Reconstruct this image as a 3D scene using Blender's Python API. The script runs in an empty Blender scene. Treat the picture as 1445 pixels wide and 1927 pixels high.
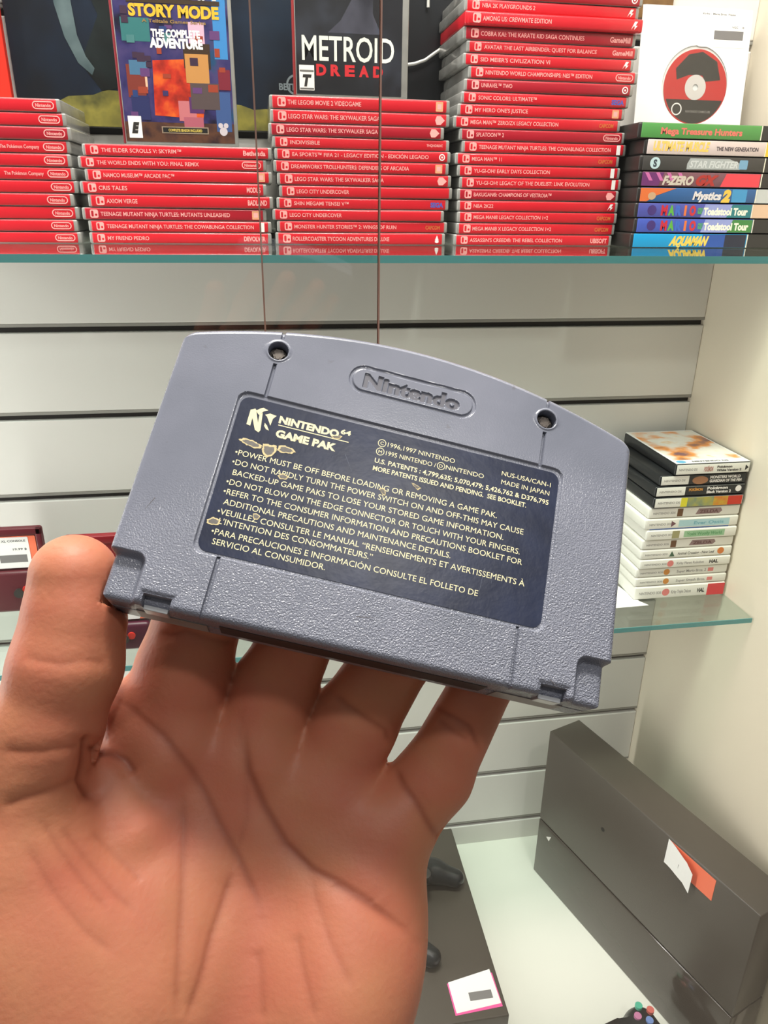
import bpy, math, random
import numpy as np
from mathutils import Vector, Matrix
random.seed(7)
MM = 0.001
scn = bpy.context.scene
COL = scn.collection

# ------------------------------------------------------------------ camera
F, PITCH, YAW, ROLL = 1391.0, math.radians(22.5), math.radians(9.25), math.radians(0.75)
FW = np.array([math.sin(YAW)*math.cos(PITCH), math.cos(YAW)*math.cos(PITCH), -math.sin(PITCH)])
_r = np.array([math.cos(YAW), -math.sin(YAW), 0.0]); _u = np.cross(_r, FW)
RT = math.cos(ROLL)*_r + math.sin(ROLL)*_u
UP = -math.sin(ROLL)*_r + math.cos(ROLL)*_u
cam = bpy.data.objects.new('camera', bpy.data.cameras.new('camera'))
COL.objects.link(cam)
cam.data.sensor_fit = 'VERTICAL'; cam.data.sensor_height = 36.0
cam.data.lens = F/1927.0*36.0; cam.data.clip_start = 0.01; cam.data.clip_end = 50
cam.matrix_world = Matrix(((RT[0], UP[0], -FW[0], 0), (RT[1], UP[1], -FW[1], 0), (RT[2], UP[2], -FW[2], 0), (0, 0, 0, 1)))
scn.camera = cam

# ------------------------------------------------------------------ light
scn.view_settings.view_transform = 'Standard'; scn.view_settings.look = 'None'
scn.view_settings.gamma = 1.0; scn.view_settings.use_curve_mapping = False
scn.view_settings.exposure = 0.0
world = bpy.data.worlds.new('shop_light'); scn.world = world; world.use_nodes = True
wn = world.node_tree; bg = wn.nodes['Background']
_tc0 = wn.nodes.new('ShaderNodeTexCoord'); _sp = wn.nodes.new('ShaderNodeSeparateXYZ'); _rp = wn.nodes.new('ShaderNodeValToRGB')
_mr = wn.nodes.new('ShaderNodeMapRange'); _mr.inputs[1].default_value = -1; _mr.inputs[2].default_value = 1
_rp.color_ramp.elements[0].position = .45; _rp.color_ramp.elements[0].color = (.13, .12, .105, 1)
_rp.color_ramp.elements[1].position = .85; _rp.color_ramp.elements[1].color = (1.0, .97, .92, 1)
wn.links.new(_tc0.outputs['Generated'], _sp.inputs[0]); wn.links.new(_sp.outputs[2], _mr.inputs[0]); wn.links.new(_mr.outputs[0], _rp.inputs[0]); wn.links.new(_rp.outputs[0], bg.inputs[0])
bg.inputs[1].default_value = 0.42

def area(name, loc, target, sx, sy, power, color):
    d = bpy.data.lights.new(name, 'AREA'); d.shape = 'RECTANGLE'; d.size = sx; d.size_y = sy
    d.energy = power; d.color = color
    o = bpy.data.objects.new(name, d); COL.objects.link(o); o.location = loc
    o.rotation_euler = (Vector(target)-Vector(loc)).to_track_quat('-Z', 'Y').to_euler()
    return o
area('ceiling_panel_light', (0.02, 0.40, 1.9), (0.05, 0.45, -0.15), 0.5, 0.25, 56.0, (1.0, 0.95, 0.86))
area('ceiling_spot_light', (0.38, -0.85, 1.6), (0.03, 0.16, -0.08), 0.14, 0.14, 9.5, (1.0, 0.97, 0.92))
area('cabinet_strip_fill', (-0.15, 0.53, 0.62), (-0.05, 0.80, -0.30), 1.4, 0.08, 9.0, (1.0, 0.97, 0.92))
area('cabinet_strip_fill', (-0.78, 0.54, -0.35), (0.25, 0.95, -0.40), 0.06, 1.2, 7.5, (1.0, 0.97, 0.93))  # unseen strip added as fill to brighten the wall below the shelf

# ------------------------------------------------------------------ helpers
def ray(px, py): return RT*(px-722.5)/F - UP*(py-963.5)/F + FW
def atY(px, py, Y): d = ray(px, py); return d*Y/d[1]
def atZ(px, py, Z): d = ray(px, py); return d*Z/d[2]
def atD(px, py, D): return ray(px, py)*D

def srgb(r, g, b):
    f = lambda c: (c/255/12.92) if c/255 <= .04045 else ((c/255+.055)/1.055)**2.4
    return (f(r), f(g), f(b), 1.0)

MATS = {}
def mat(name, col, rough=.5, metal=0, noise=0, nscale=200, bump=0, bscale=900, coat=0, sss=0, spec=.5):
    if name in MATS: return MATS[name]
    m = bpy.data.materials.new(name); m.use_nodes = True; nt = m.node_tree
    p = nt.nodes['Principled BSDF']
    p.inputs['Base Color'].default_value = col; p.inputs['Roughness'].default_value = rough
    p.inputs['Metallic'].default_value = metal; p.inputs['Coat Weight'].default_value = coat
    p.inputs['Specular IOR Level'].default_value = spec
    tc = nt.nodes.new('ShaderNodeTexCoord')
    if noise:
        n = nt.nodes.new('ShaderNodeTexNoise'); n.inputs['Scale'].default_value = nscale; n.inputs['Detail'].default_value = 3
        mx = nt.nodes.new('ShaderNodeMix'); mx.data_type = 'RGBA'
        mx.inputs[6].default_value = tuple(c*(1-noise) for c in col[:3])+(1,)
        mx.inputs[7].default_value = tuple(min(1, c*(1+noise)) for c in col[:3])+(1,)
        nt.links.new(tc.outputs['Object'], n.inputs['Vector']); nt.links.new(n.outputs[0], mx.inputs[0])
        nt.links.new(mx.outputs[2], p.inputs['Base Color'])
    if bump:
        n2 = nt.nodes.new('ShaderNodeTexNoise'); n2.inputs['Scale'].default_value = bscale; n2.inputs['Detail'].default_value = 2
        b = nt.nodes.new('ShaderNodeBump'); b.inputs['Strength'].default_value = bump; b.inputs['Distance'].default_value = .0004
        nt.links.new(tc.outputs['Object'], n2.inputs['Vector']); nt.links.new(n2.outputs[0], b.inputs['Height'])
        nt.links.new(b.outputs[0], p.inputs['Normal'])
    MATS[name] = m
    return m

def glass_mat(name, tint, refl=1.0):
    if name in MATS: return MATS[name]
    m = bpy.data.materials.new(name); m.use_nodes = True; nt = m.node_tree; nt.nodes.clear()
    out = nt.nodes.new('ShaderNodeOutputMaterial'); tr = nt.nodes.new('ShaderNodeBsdfTransparent'); gl = nt.nodes.new('ShaderNodeBsdfGlossy')
    tr.inputs[0].default_value = tint; gl.inputs['Roughness'].default_value = 0.02
    # Schlick reflectance, the same on both faces of the pane
    fr = nt.nodes.new('ShaderNodeLayerWeight'); fr.inputs[0].default_value = .5
    pw = nt.nodes.new('ShaderNodeMath'); pw.operation = 'POWER'; pw.inputs[1].default_value = 5
    mu = nt.nodes.new('ShaderNodeMath'); mu.operation = 'MULTIPLY_ADD'; mu.inputs[1].default_value = .96*refl; mu.inputs[2].default_value = .04*refl
    mx = nt.nodes.new('ShaderNodeMixShader')
    nt.links.new(fr.outputs['Facing'], pw.inputs[0]); nt.links.new(pw.outputs[0], mu.inputs[0]); nt.links.new(mu.outputs[0], mx.inputs[0])
    nt.links.new(tr.outputs[0], mx.inputs[1]); nt.links.new(gl.outputs[0], mx.inputs[2]); nt.links.new(mx.outputs[0], out.inputs[0])
    MATS[name] = m
    return m

def build(name, V, Fc, m, parent=None, smooth=False, frame=None, sharp=None):
    """V in millimetres; frame = 3x4 matrix (mm) applied first"""
    V = np.asarray(V, float).reshape(-1, 3)
    if frame is not None: V = V @ frame[:, :3].T + frame[:, 3]
    me = bpy.data.meshes.new(name); me.from_pydata((V*MM).tolist(), [], [list(map(int, f)) for f in Fc]); me.update()
    mm = m if isinstance(m, (list, tuple)) else [m]
    for k in mm: me.materials.append(k)
    if smooth:
        me.shade_smooth()
        if sharp: me.set_sharp_from_angle(angle=math.radians(sharp))
    o = bpy.data.objects.new(name, me); COL.objects.link(o)
    if parent is not None:
        o.parent = parent
        o.matrix_parent_inverse = parent.matrix_basis.inverted() if not parent.parent else (parent.parent.matrix_basis @ parent.matrix_basis).inverted() if parent.type == 'EMPTY' else parent.matrix_basis.inverted()
    return o

def empty(name, loc):
    o = bpy.data.objects.new(name, None); COL.objects.link(o); o.location = tuple(float(c)*MM for c in loc); o.empty_display_size = .01
    return o
def tag(o, label, cat, group=None):
    o['label'] = label; o['category'] = cat
    if group: o['group'] = group
    return o
def struct(o, label=None, cat=None):
    o['kind'] = 'structure'
    if label: o['label'] = label
    if cat: o['category'] = cat
    return o

def box(x0, y0, z0, x1, y1, z1, b=0.0):
    """box with chamfered edges (b mm)"""
    if b <= 0:
        V = [(x, y, z) for z in (z0, z1) for y in (y0, y1) for x in (x0, x1)]
        return V, [(0, 2, 3, 1), (4, 5, 7, 6), (0, 1, 5, 4), (2, 6, 7, 3), (0, 4, 6, 2), (1, 3, 7, 5)]
    import bmesh
    bm = bmesh.new(); V, Fc = box(x0, y0, z0, x1, y1, z1)
    vs = [bm.verts.new(v) for v in V]
    for f in Fc: bm.faces.new([vs[i] for i in f])
    bmesh.ops.bevel(bm, geom=list(bm.edges), offset=b, segments=3, profile=.5, affect='EDGES', clamp_overlap=True)
    bm.verts.index_update()
    V = [tuple(v.co) for v in bm.verts]; Fc = [[v.index for v in f.verts] for f in bm.faces]
    bm.free(); return V, Fc
def merge(*parts):
    V = []; Fc = []
    for v, f in parts:
        n = len(V); V += [tuple(p) for p in v]; Fc += [[i+n for i in q] for q in f]
    return V, Fc
def prism(poly, w0, w1):
    n = len(poly); V = [(x, y, w0) for x, y in poly]+[(x, y, w1) for x, y in poly]
    a = sum(poly[i][0]*poly[(i+1) % n][1]-poly[(i+1) % n][0]*poly[i][1] for i in range(n))
    idx = list(range(n)) if a > 0 else list(range(n))[::-1]
    Fc = [[i+n for i in idx], idx[::-1]]
    for k in range(n):
        i, j = idx[k], idx[(k+1) % n]; Fc.append([i, j, j+n, i+n])
    return V, Fc
def disc(cx, cy, r, w0, w1, n=28, ry=None):
    ry = r if ry is None else ry
    return prism([(cx+r*math.cos(2*math.pi*k/n), cy+ry*math.sin(2*math.pi*k/n)) for k in range(n)], w0, w1)
def ring(cx, cy, r0, r1, w0, w1, n=28, sx=0):
    """annulus, optionally stretched to a stadium by sx"""
    V = []; Fc = []
    for k in range(n):
        a = 2*math.pi*k/n; c, s = math.cos(a), math.sin(a); ox = sx if c > 1e-6 else (-sx if c < -1e-6 else 0)
        for r, w in ((r1, w0), (r1, w1), (r0, w1), (r0, w0)): V.append((cx+ox+r*c, cy+r*s, w))
    for k in range(n):
        a, b = 4*k, 4*((k+1) % n)
        for q in range(4): Fc.append([a+q, b+q, b+(q+1) % 4, a+(q+1) % 4])
    return V, Fc
def stadium(cx, cy, hx, hy, w0, w1, n=9):
    pts = []
    for k in range(n): a = -math.pi/2+math.pi*k/(n-1); pts.append((cx+hx-hy+hy*math.cos(a), cy+hy*math.sin(a)))
    for k in range(n): a = math.pi/2+math.pi*k/(n-1); pts.append((cx-hx+hy+hy*math.cos(a), cy+hy*math.sin(a)))
    return prism(pts, w0, w1)
def rrect(x0, y0, x1, y1, r, w0, w1, n=7):
    pts = []
    for cx, cy, a0 in ((x1-r, y0+r, -90), (x1-r, y1-r, 0), (x0+r, y1-r, 90), (x0+r, y0+r, 180)):
        for k in range(n): a = math.radians(a0+90*k/(n-1)); pts.append((cx+r*math.cos(a), cy+r*math.sin(a)))
    return prism(pts, w0, w1)
def tube(P, r, n=10):
    P = [np.array(p, float) for p in P]; V = []; Fc = []
    for i, p in enumerate(P):
        t = P[min(i+1, len(P)-1)]-P[max(i-1, 0)]; t /= np.linalg.norm(t)
        a = np.cross(t, (0, 0, 1.0) if abs(t[2]) < .9 else (1.0, 0, 0)); a /= np.linalg.norm(a); b = np.cross(t, a)
        for k in range(n): th = 2*math.pi*k/n; V.append(p+r*(math.cos(th)*a+math.sin(th)*b))
    for i in range(len(P)-1):
        for k in range(n): Fc.append([i*n+k, i*n+(k+1) % n, (i+1)*n+(k+1) % n, (i+1)*n+k])
    Fc.append(list(range(n))[::-1]); Fc.append([(len(P)-1)*n+k for k in range(n)])
    return V, Fc

_tc = {}
def text_raw(s, bold=0.0, shear=0.0):
    key = (s, bold, shear)
    if key in _tc: return _tc[key]
    cu = bpy.data.curves.new('t', 'FONT'); cu.body = s; cu.size = 1; cu.offset = bold; cu.shear = shear; cu.resolution_u = 3
    o = bpy.data.objects.new('t', cu); COL.objects.link(o)
    dg = bpy.context.evaluated_depsgraph_get(); me = bpy.data.meshes.new_from_object(o.evaluated_get(dg))
    V = np.array([v.co[:] for v in me.vertices]); Fc = [list(p.vertices) for p in me.polygons]
    bpy.data.objects.remove(o); bpy.data.meshes.remove(me); bpy.data.curves.remove(cu)
    _tc[key] = (V, Fc); return _tc[key]
def text(s, x0, x1, yc, h, w=0.0, bold=0.0, shear=0.0, capscale=None, slope=0.0):
    """flat lettering fitted between x0 and x1, capital height h, centred on yc"""
    V, Fc = text_raw(s, bold, shear); V = V.copy()
    a, b = V[:, 0].min(), V[:, 0].max()
    V[:, 0] = x0+(V[:, 0]-a)/(b-a)*(x1-x0)
    V[:, 1] = yc-h/2+V[:, 1]*(h/0.73)+slope*(V[:, 0]-x0); V[:, 2] = w
    return V, Fc
def frame(o, ex, ey, ez):
    return np.stack([np.array(ex, float), np.array(ey, float), np.array(ez, float), np.array(o, float)], 1)
def front(x, y, z):   # a face looking at -Y: local u=+X, v=+Z, w=-Y
    return frame((x, y, z), (1, 0, 0), (0, 0, 1), (0, -1, 0))

def surface_nets(fn, lo, hi, h):
    lo = np.array(lo, float); n = np.ceil((np.array(hi)-lo)/h).astype(int)+1
    X, Y, Z = np.meshgrid(*[lo[i]+h*np.arange(n[i]) for i in range(3)], indexing='ij')
    D = fn(X, Y, Z); s = D < 0
    cells = np.zeros(tuple(n-1), int)
    for dx in (0, 1):
        for dy in (0, 1):
            for dz in (0, 1): cells += s[dx:n[0]-1+dx, dy:n[1]-1+dy, dz:n[2]-1+dz]
    act = (cells > 0) & (cells < 8); I = np.argwhere(act)
    idx = -np.ones(act.shape, int); idx[act] = np.arange(len(I))
    acc = np.zeros((len(I), 3)); cnt = np.zeros(len(I))
    cs = [(a, b, c) for a in (0, 1) for b in (0, 1) for c in (0, 1)]
    for p in cs:
        for q in cs:
            if sum(abs(p[k]-q[k]) for k in range(3)) != 1 or p > q: continue
            d0 = D[I[:, 0]+p[0], I[:, 1]+p[1], I[:, 2]+p[2]]; d1 = D[I[:, 0]+q[0], I[:, 1]+q[1], I[:, 2]+q[2]]
            m = (d0 < 0) != (d1 < 0); t = np.where(m, d0/np.where(m, d0-d1, 1), 0)
            P = np.array(p)+t[:, None]*(np.array(q)-np.array(p)); acc[m] += P[m]; cnt[m] += 1
    V = lo+h*(I+acc/cnt[:, None]); Fc = []
    for ax in range(3):
        o1, o2 = [(1, 2), (2, 0), (0, 1)][ax]
        sl = [slice(0, None)]*3; sh = [slice(0, None)]*3; sl[ax] = slice(0, -1); sh[ax] = slice(1, None)
        a = s[tuple(sl)]; b = s[tuple(sh)]; E = np.argwhere(a != b); sg = a[E[:, 0], E[:, 1], E[:, 2]]
        ok = (E[:, o1] > 0) & (E[:, o2] > 0) & (E[:, o1] < n[o1]-1) & (E[:, o2] < n[o2]-1); E = E[ok]; sg = sg[ok]
        e1 = np.zeros(3, int); e1[o1] = 1; e2 = np.zeros(3, int); e2[o2] = 1
        g = lambda A: idx[A[:, 0], A[:, 1], A[:, 2]]
        q = np.stack([g(E), g(E-e1), g(E-e1-e2), g(E-e2)], 1)
        q = np.where(sg[:, None], q[:, ::1], q[:, ::-1])
        q = q[(q >= 0).all(1)]; Fc.append(q)
    return V, np.concatenate(Fc)
def big_mesh(name, V, Fq, m, parent=None, smooth=True, sharp=None, attr=None):
    me = bpy.data.meshes.new(name); me.vertices.add(len(V)); me.vertices.foreach_set('co', (np.asarray(V)*MM).astype(np.float32).ravel())
    me.loops.add(len(Fq)*4); me.loops.foreach_set('vertex_index', np.asarray(Fq, np.int32).ravel())
    me.polygons.add(len(Fq)); me.polygons.foreach_set('loop_start', np.arange(0, len(Fq)*4, 4, dtype=np.int32))
    me.polygons.foreach_set('loop_total', np.full(len(Fq), 4, np.int32)); me.update(calc_edges=True); me.validate()
    me.materials.append(m)
    if smooth:
        me.shade_smooth()
        if sharp: me.set_sharp_from_angle(angle=math.radians(sharp))
    if attr:
        for k, a in attr.items():
            at = me.attributes.new(k, 'FLOAT', 'POINT'); at.data.foreach_set('value', a.astype(np.float32))
    o = bpy.data.objects.new(name, me); COL.objects.link(o)
    if parent is not None: o.parent = parent; o.matrix_parent_inverse = parent.matrix_basis.inverted()
    return o

# ------------------------------------------------------------------ materials
M_slat = mat('slatwall_laminate', srgb(226, 224, 219), .35, noise=.015, nscale=6)
M_groove = mat('groove_dark', srgb(40, 36, 33), .6)
M_lip = mat('groove_insert', srgb(150, 148, 142), .35)
M_side = mat('side_panel', srgb(228, 218, 198), .5, noise=.02, nscale=5)
M_floor = mat('cabinet_base', srgb(236, 238, 228), .35, noise=.015, nscale=8)
M_glass = glass_mat('door_glass', (.985, .988, .982, 1), .8)
M_shelf = glass_mat('shelf_glass', (.90, .95, .93, 1), 1.0)
M_teal = mat('shelf_glass_edge', srgb(88, 150, 150), .15)
M_edge = mat('door_glass_edge', srgb(176, 140, 128), .3)
M_red = mat('spine_red', srgb(206, 28, 42), .32, noise=.06, nscale=30, coat=.3)
M_dred = mat('spine_dark_red', srgb(170, 24, 42), .32, noise=.06, nscale=30, coat=.3)
M_shell = mat('clear_case_shell', srgb(150, 150, 146), .2, noise=.25, nscale=60, coat=.3)
M_ink = mat('spine_white_ink', srgb(246, 170, 165), .5)
M_white = mat('white_ink', srgb(240, 236, 232), .5)
M_black = mat('black_plastic', srgb(44, 42, 40), .4)
M_paper = mat('paper_white', srgb(240, 240, 238), .6)
M_orange = mat('orange_sticker', srgb(245, 120, 85), .5)
M_pink = mat('pink_sticker', srgb(240, 90, 160), .5)
M_bar = mat('barcode_grey', srgb(120, 118, 118), .6)

# ------------------------------------------------------------------ setting
YB, XS, ZF = 900.0, 563.0, -989.0
XL = -1000.0
# slatwall with real slots
g0, gp = -132.7, 101.6
bounds = [g0+gp*k for k in range(-9, 8)]
parts = []
parts.append(box(XL, YB+9, ZF-30, XS, YB+22, 640))
S = bpy.data.objects
edges = [ZF-30]+[b for b in bounds if b > ZF]+[640]
for i in range(len(edges)-1):
    z0 = edges[i]+(5.0 if i else 0); z1 = edges[i+1]-(5.0 if i < len(edges)-2 else 0)
    parts.append(box(XL, YB, z0, XS, YB+9, z1, 1.5))
V, Fc = merge(*parts)
wall = build('wall_back', V, Fc, M_slat); struct(wall)
for b in bounds:
    if b < ZF: continue
    o = build('trim_groove', *box(XL, YB+8.0, b-5, XS, YB+8.9, b+5), M_groove, wall); o['label'] = 'dark slot between wall panels'
    o = build('trim_insert', *box(XL, YB+.6, b+1.4, XS, YB+7.6, b+4.9, .4), M_lip, wall); o['label'] = 'grey metal lip of the slot'
struct(build('wall_right', *box(XS, 440, ZF-30, XS+18, YB+22, 640), M_side))
struct(build('floor', *box(XL, 430, ZF-30, XS+18, YB+22, ZF), M_floor))

struct(build('floor', *box(-1500, -1500, ZF-120, 1500, YB+22, ZF-90), mat('shop_floor', srgb(150, 140, 128), .5)))
# glass shelves
def shelf(z, label, x0=XL, x1=XS-2, y0=690, y1=YB-1):
    t = empty('glass_shelf', ((x0+x1)/2, (y0+y1)/2, z-6)); tag(t, label, 'shelf')
    build('glass_panel', *box(x0, y0+.8, z-6, x1, y1, z), M_shelf, t)
    e = build('front_edge', *box(x0, y0, z-6, x1, y0+.8, z), M_teal, t); e['label'] = 'teal green polished glass edge'
    return t
Z1, Z2 = -36.7, -451.0
shelf(Z1, 'long glass shelf under the stacks of red game cases', y0=619)
shelf(Z2, 'lower glass shelf carrying the stack of white handheld game cases')

# sliding glass doors
def door(x0, x1, y, label):
    t = empty('glass_door', ((x0+x1)/2, y, ZF)); tag(t, label, 'glass door')
    build('glass_pane', *box(x0+1, y, ZF, x1-1, y+4, 420), M_glass, t)
    a = build('pane_edge', *box(x0, y, ZF, x0+1.0, y+4, 420), M_edge, t)
    b = build('pane_edge', *box(x1-1.0, y, ZF, x1, y+4, 420), M_edge, t)
door(-900, atY(717, 300, 470)[0], 470, 'left sliding glass door, its edge crossing the space bandy title case')
door(atY(482, 300, 480)[0], XS-1, 480, 'right sliding glass door, its edge left of the middle red stack')

# ------------------------------------------------------------------ switch cases
def case(xl, xr, z0, z1, title, right, label, red=None, y=785.0, tl=None, wrapped=False, yaw=0.0, length=168.0):
    """flat lying case with a spine facing the shop; xl, xr: ends of the printed red spine"""
    red = red or M_red
    t = empty('game_case', ((xl+xr)/2, y+52, z0)); tag(t, label, 'game case', 'red game cases stacked on the upper glass shelf')
    L = length; h = z1-z0-.25; zc = (z0+z1)/2
    c, s = math.cos(yaw), math.sin(yaw)
    def fr(lx=0.0, ly=0.0, lz=0.0):  # local: origin at the spine's left bottom corner
        return frame((xl+c*lx-s*ly, y+s*lx+c*ly, z0+lz), (c, s, 0), (-s, c, 0), (0, 0, 1))
    shell = build('case_shell', *box(-2.5, .6, .1, L+1.5, 103, h, 1.6), M_red if wrapped else M_shell, t, True, fr(), 40)
    sp = build('spine_insert', *box(0, 0, .4, L-1.5, 3.2, h-.3, 1.5), red, t, True, fr(), 40); sp['label'] = 'printed red spine'
    tf = frame((xl, y-.06, z0+h/2), (c, s, 0), (0, 0, 1), (s, -c, 0))
    bh = h*.34
    # rounded badge with two little halves at the left end
    bd = build('badge', *merge(rrect(5.0, -bh, 5.0+bh*2.0, bh, bh*.45, 0, .1)), M_ink, t, frame=tf)
    build('badge_mark', *merge(rrect(5.0+bh*.30, -bh*.7, 5.0+bh*.85, bh*.7, bh*.25, 0, .05), disc(5.0+bh*1.45, -bh*.25, bh*.28, 0, .05)), red, bd, frame=frame((xl, y-.17, z0+h/2), (c, s, 0), (0, 0, 1), (s, -c, 0)))
    if title:
        tw = tl if tl else len(title)*2.55
        V, Fc = text(title, 14.5, 14.5+tw, 0, h*.34, .03, .012)
        build('title_lettering', V, Fc, M_ink, t, frame=tf)
    e = L-1.5
    def mk(nm, geo, m, w=0):
        return build(nm, *geo, m, t, frame=frame((xl+s*w, y-.06-w, z0+h/2), (c, s, 0), (0, 0, 1), (s, -c, 0)))
    if right == 'oval':
        mk('maker_mark', merge(ring(e-11.5, 0, h*.22, h*.30, 0, .08, sx=6.0), text('Nintendo', e-18.0, e-5.0, 0, h*.26, .05, .02)), M_ink)
    elif right == 'shield':
        mk('maker_mark', prism([(e-10, h*.33), (e-6, h*.33), (e-2, 0), (e-6, -h*.33), (e-10, -h*.33), (e-11.5, 0)], 0, .08), M_ink)
    elif right == 'round':
        mk('maker_mark', disc(e-6, 0, h*.30, 0, .08), M_white); mk('maker_mark', ring(e-6, 0, h*.1, h*.2, 0, .06), red, .1)
    elif right == 'k':
        mk('maker_mark', prism([(e-9, -h*.3), (e-6, h*.3), (e-3, h*.3), (e-5, 0), (e-3, 0), (e-6, -h*.3), (e-5.5, -h*.05), (e-7, -h*.05)], 0, .08), M_white)
    elif right == 'box':
        mk('maker_mark', rrect(e-11, -h*.36, e-4, h*.36, .6, 0, .08), mat('tan_ink', srgb(225, 160, 120), .5)); mk('maker_mark', rrect(e-9.5, -h*.2, e-5.5, h*.2, .4, 0, .05), M_ink, .1)
    elif right == 'white':
        mk('maker_mark', rrect(e-8, -h*.42, e-4, h*.42, .3, 0, .08), M_white)
    elif right == 'gold':
        mk('maker_mark', text('CAPCOM', e-20, e-5, 0, h*.34, .05, .03), mat('gold_ink', srgb(205, 110, 50), .5))
    elif right == 'blue':
        mk('maker_mark', text('SEGA', e-16, e-3, 0, h*.42, .05, .05), mat('blue_ink', srgb(80, 90, 175), .5))
    elif right == 'dots':
        mk('maker_mark', text('THQNORDIC', e-20, e-4, 0, h*.22, .05, .02), M_ink)
    elif right == 'tri':
        mk('maker_mark', merge(prism([(e-8, -h*.1), (e-6, h*.34), (e-4, -h*.1)], 0, .08), disc(e-6, -h*.2, h*.18, 0, .08, ry=h*.1)), M_white)
    elif right:
        n = len(right); mk('maker_mark', text(right, e-2.6*n-3, e-3, 0, h*.42, .05, .03), M_ink)
    return t

def xs(px, py, Y=785.0): return atY(px, py, Y)[0]
def stack(rows, where, zbase, full=True):
    """rows bottom to top: (left px, row centre px, title, mark, look, kwargs)"""
    n = len(rows); zc = [atY(r[0], r[1], 785.0)[2] for r in rows]
    # monotone boundaries
    zb = [zbase]
    for i in range(n-1): zb.append((zc[i]+zc[i+1])/2)
    zb.append(zb[-1]+(zb[-1]-zb[-2]))
    out = []
    for i, r in enumerate(rows):
        kw = dict(r[5]) if len(r) > 5 else {}
        x = xs(r[0], r[1]) if not kw.pop('rightend', False) else xs(r[0], r[1])-166.5
        out.append(case(x, x+168, zb[i], zb[i+1], r[2], r[3], r[4], yaw=random.uniform(-.006, .006), **kw))
    return zb[-1]

R = {'rightend': True}
st0 = 'stack at the left edge'
top0 = stack([
 (147, 447, '', 'oval', 'red case at the bottom of the leftmost stack, white oval at its end', R),
 (140, 425, '', 'oval', 'red case second from the bottom of the leftmost stack, with a white oval', R),
 (142, 401, '', 'oval', 'red case third from the bottom of the leftmost stack, with a white oval', R),
 (133, 376, '', 'oval', 'red case fourth from the bottom of the leftmost stack, set slightly back left', R),
 (140, 352, '', 'oval', 'red case fifth from the bottom of the leftmost stack, sticking out to the right', R),
 (134, 327, '', 'oval', 'red case sixth from the bottom of the leftmost stack, small lettering before its oval', dict(rightend=True)),
 (128, 302, '', 'oval', 'red case with plain spine between the two lettered ones of the leftmost stack', R),
 (126, 277, '', 'oval', 'red case fourth from the top of the leftmost stack, small lettering before its oval', R),
 (128, 252, '', 'oval', 'darker red case third from the top of the leftmost stack', dict(rightend=True, red=M_dred)),
 (118, 225, '', 'oval', 'red case second from the top of the leftmost stack, with a white oval', R),
 (107, 199, '', 'oval', 'topmost red case of the leftmost stack, shifted to the left', R),
], st0, Z1)
top1 = stack([
 (173, 447, 'MY FRIEND PEDRO', 'DEVOLVER', 'bottom red case of the second stack from the left, short white title'),
 (171, 425, 'TEENAGE MUTANT NINJA TURTLES: THE COWABUNGA COLLECTION', 'white', 'second lowest red case of the second stack from the left, long title, white end square'),
 (159, 402, 'TEENAGE MUTANT NINJA TURTLES: MUTANTS UNLEASHED', 'box', 'darker red case third from the bottom of the second stack, faint long title', dict(red=M_dred)),
 (170, 377, 'AXIOM VERGE', 'BADLAND', 'red case fourth from the bottom of the second stack from the left, short white title'),
 (155, 352, 'CRIS TALES', 'MODUS', 'red case with the shortest title in the second stack from the left'),
 (164, 328, 'NAMCO MUSEUM™ ARCADE PAC™', 'box', 'red case third from top of the second stack from the left, tan end square'),
 (151, 304, 'THE WORLD ENDS WITH YOU: FINAL REMIX', 'oval', 'red case second from top of the second stack from the left, white end oval'),
 (159, 281, 'THE ELDER SCROLLS V: SKYRIM™', 'Bethesda', 'topmost red case of the second stack from the left, under the blocky cover'),
], '', Z1)
top2 = stack([
 (523, 447, 'ROLLERCOASTER TYCOON ADVENTURES DELUXE', 'tri', 'bottom red case of the middle stack, small white triangle mark at its end'),
 (526, 426, 'MONSTER HUNTER STORIES™ 2: WINGS OF RUIN', 'gold', 'red case second from the bottom of the middle stack, gold lettering at its end'),
 (517, 403, 'LEGO CITY UNDERCOVER', None, 'red case third from the bottom of the middle stack, pushed to the left'),
 (525, 382, 'SHIN MEGAMI TENSEI V™', 'blue', 'red case in the middle stack with blue lettering at its end'),
 (530, 359, 'LEGO CITY UNDERCOVER', None, 'red case in the middle stack with plain right end, fifth from the bottom'),
 (526, 336, 'LEGO STAR WARS: THE SKYWALKER SAGA', 'shield', 'red case sixth from the bottom of the middle stack, white shield mark'),
 (519, 311, 'DREAMWORKS TROLLHUNTERS: DEFENDERS OF ARCADIA', 'box', 'red case sixth from the top of the middle stack, tan square at its end'),
 (521, 289, 'EA SPORTS™ FIFA 21 - LEGACY EDITION - EDICIÓN LEGADO', 'round', 'red case fifth from the top of the middle stack, white round mark'),
 (517, 266, 'INDIVISIBLE', 'dots', 'red case fourth from the top of the middle stack, very short title'),
 (510, 243, 'LEGO STAR WARS: THE SKYWALKER SAGA', 'shield', 'dark maroon case third from the top of the middle stack', dict(red=M_dred, length=165)),
 (513, 217, 'LEGO STAR WARS: THE SKYWALKER SAGA', 'shield', 'bright red case second from the top of the middle stack, white shield mark'),
 (511.5, 190, 'THE LEGO® MOVIE 2 VIDEOGAME', 'box', 'topmost red case of the middle stack, under the upright black cover'),
], '', Z1)
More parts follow.
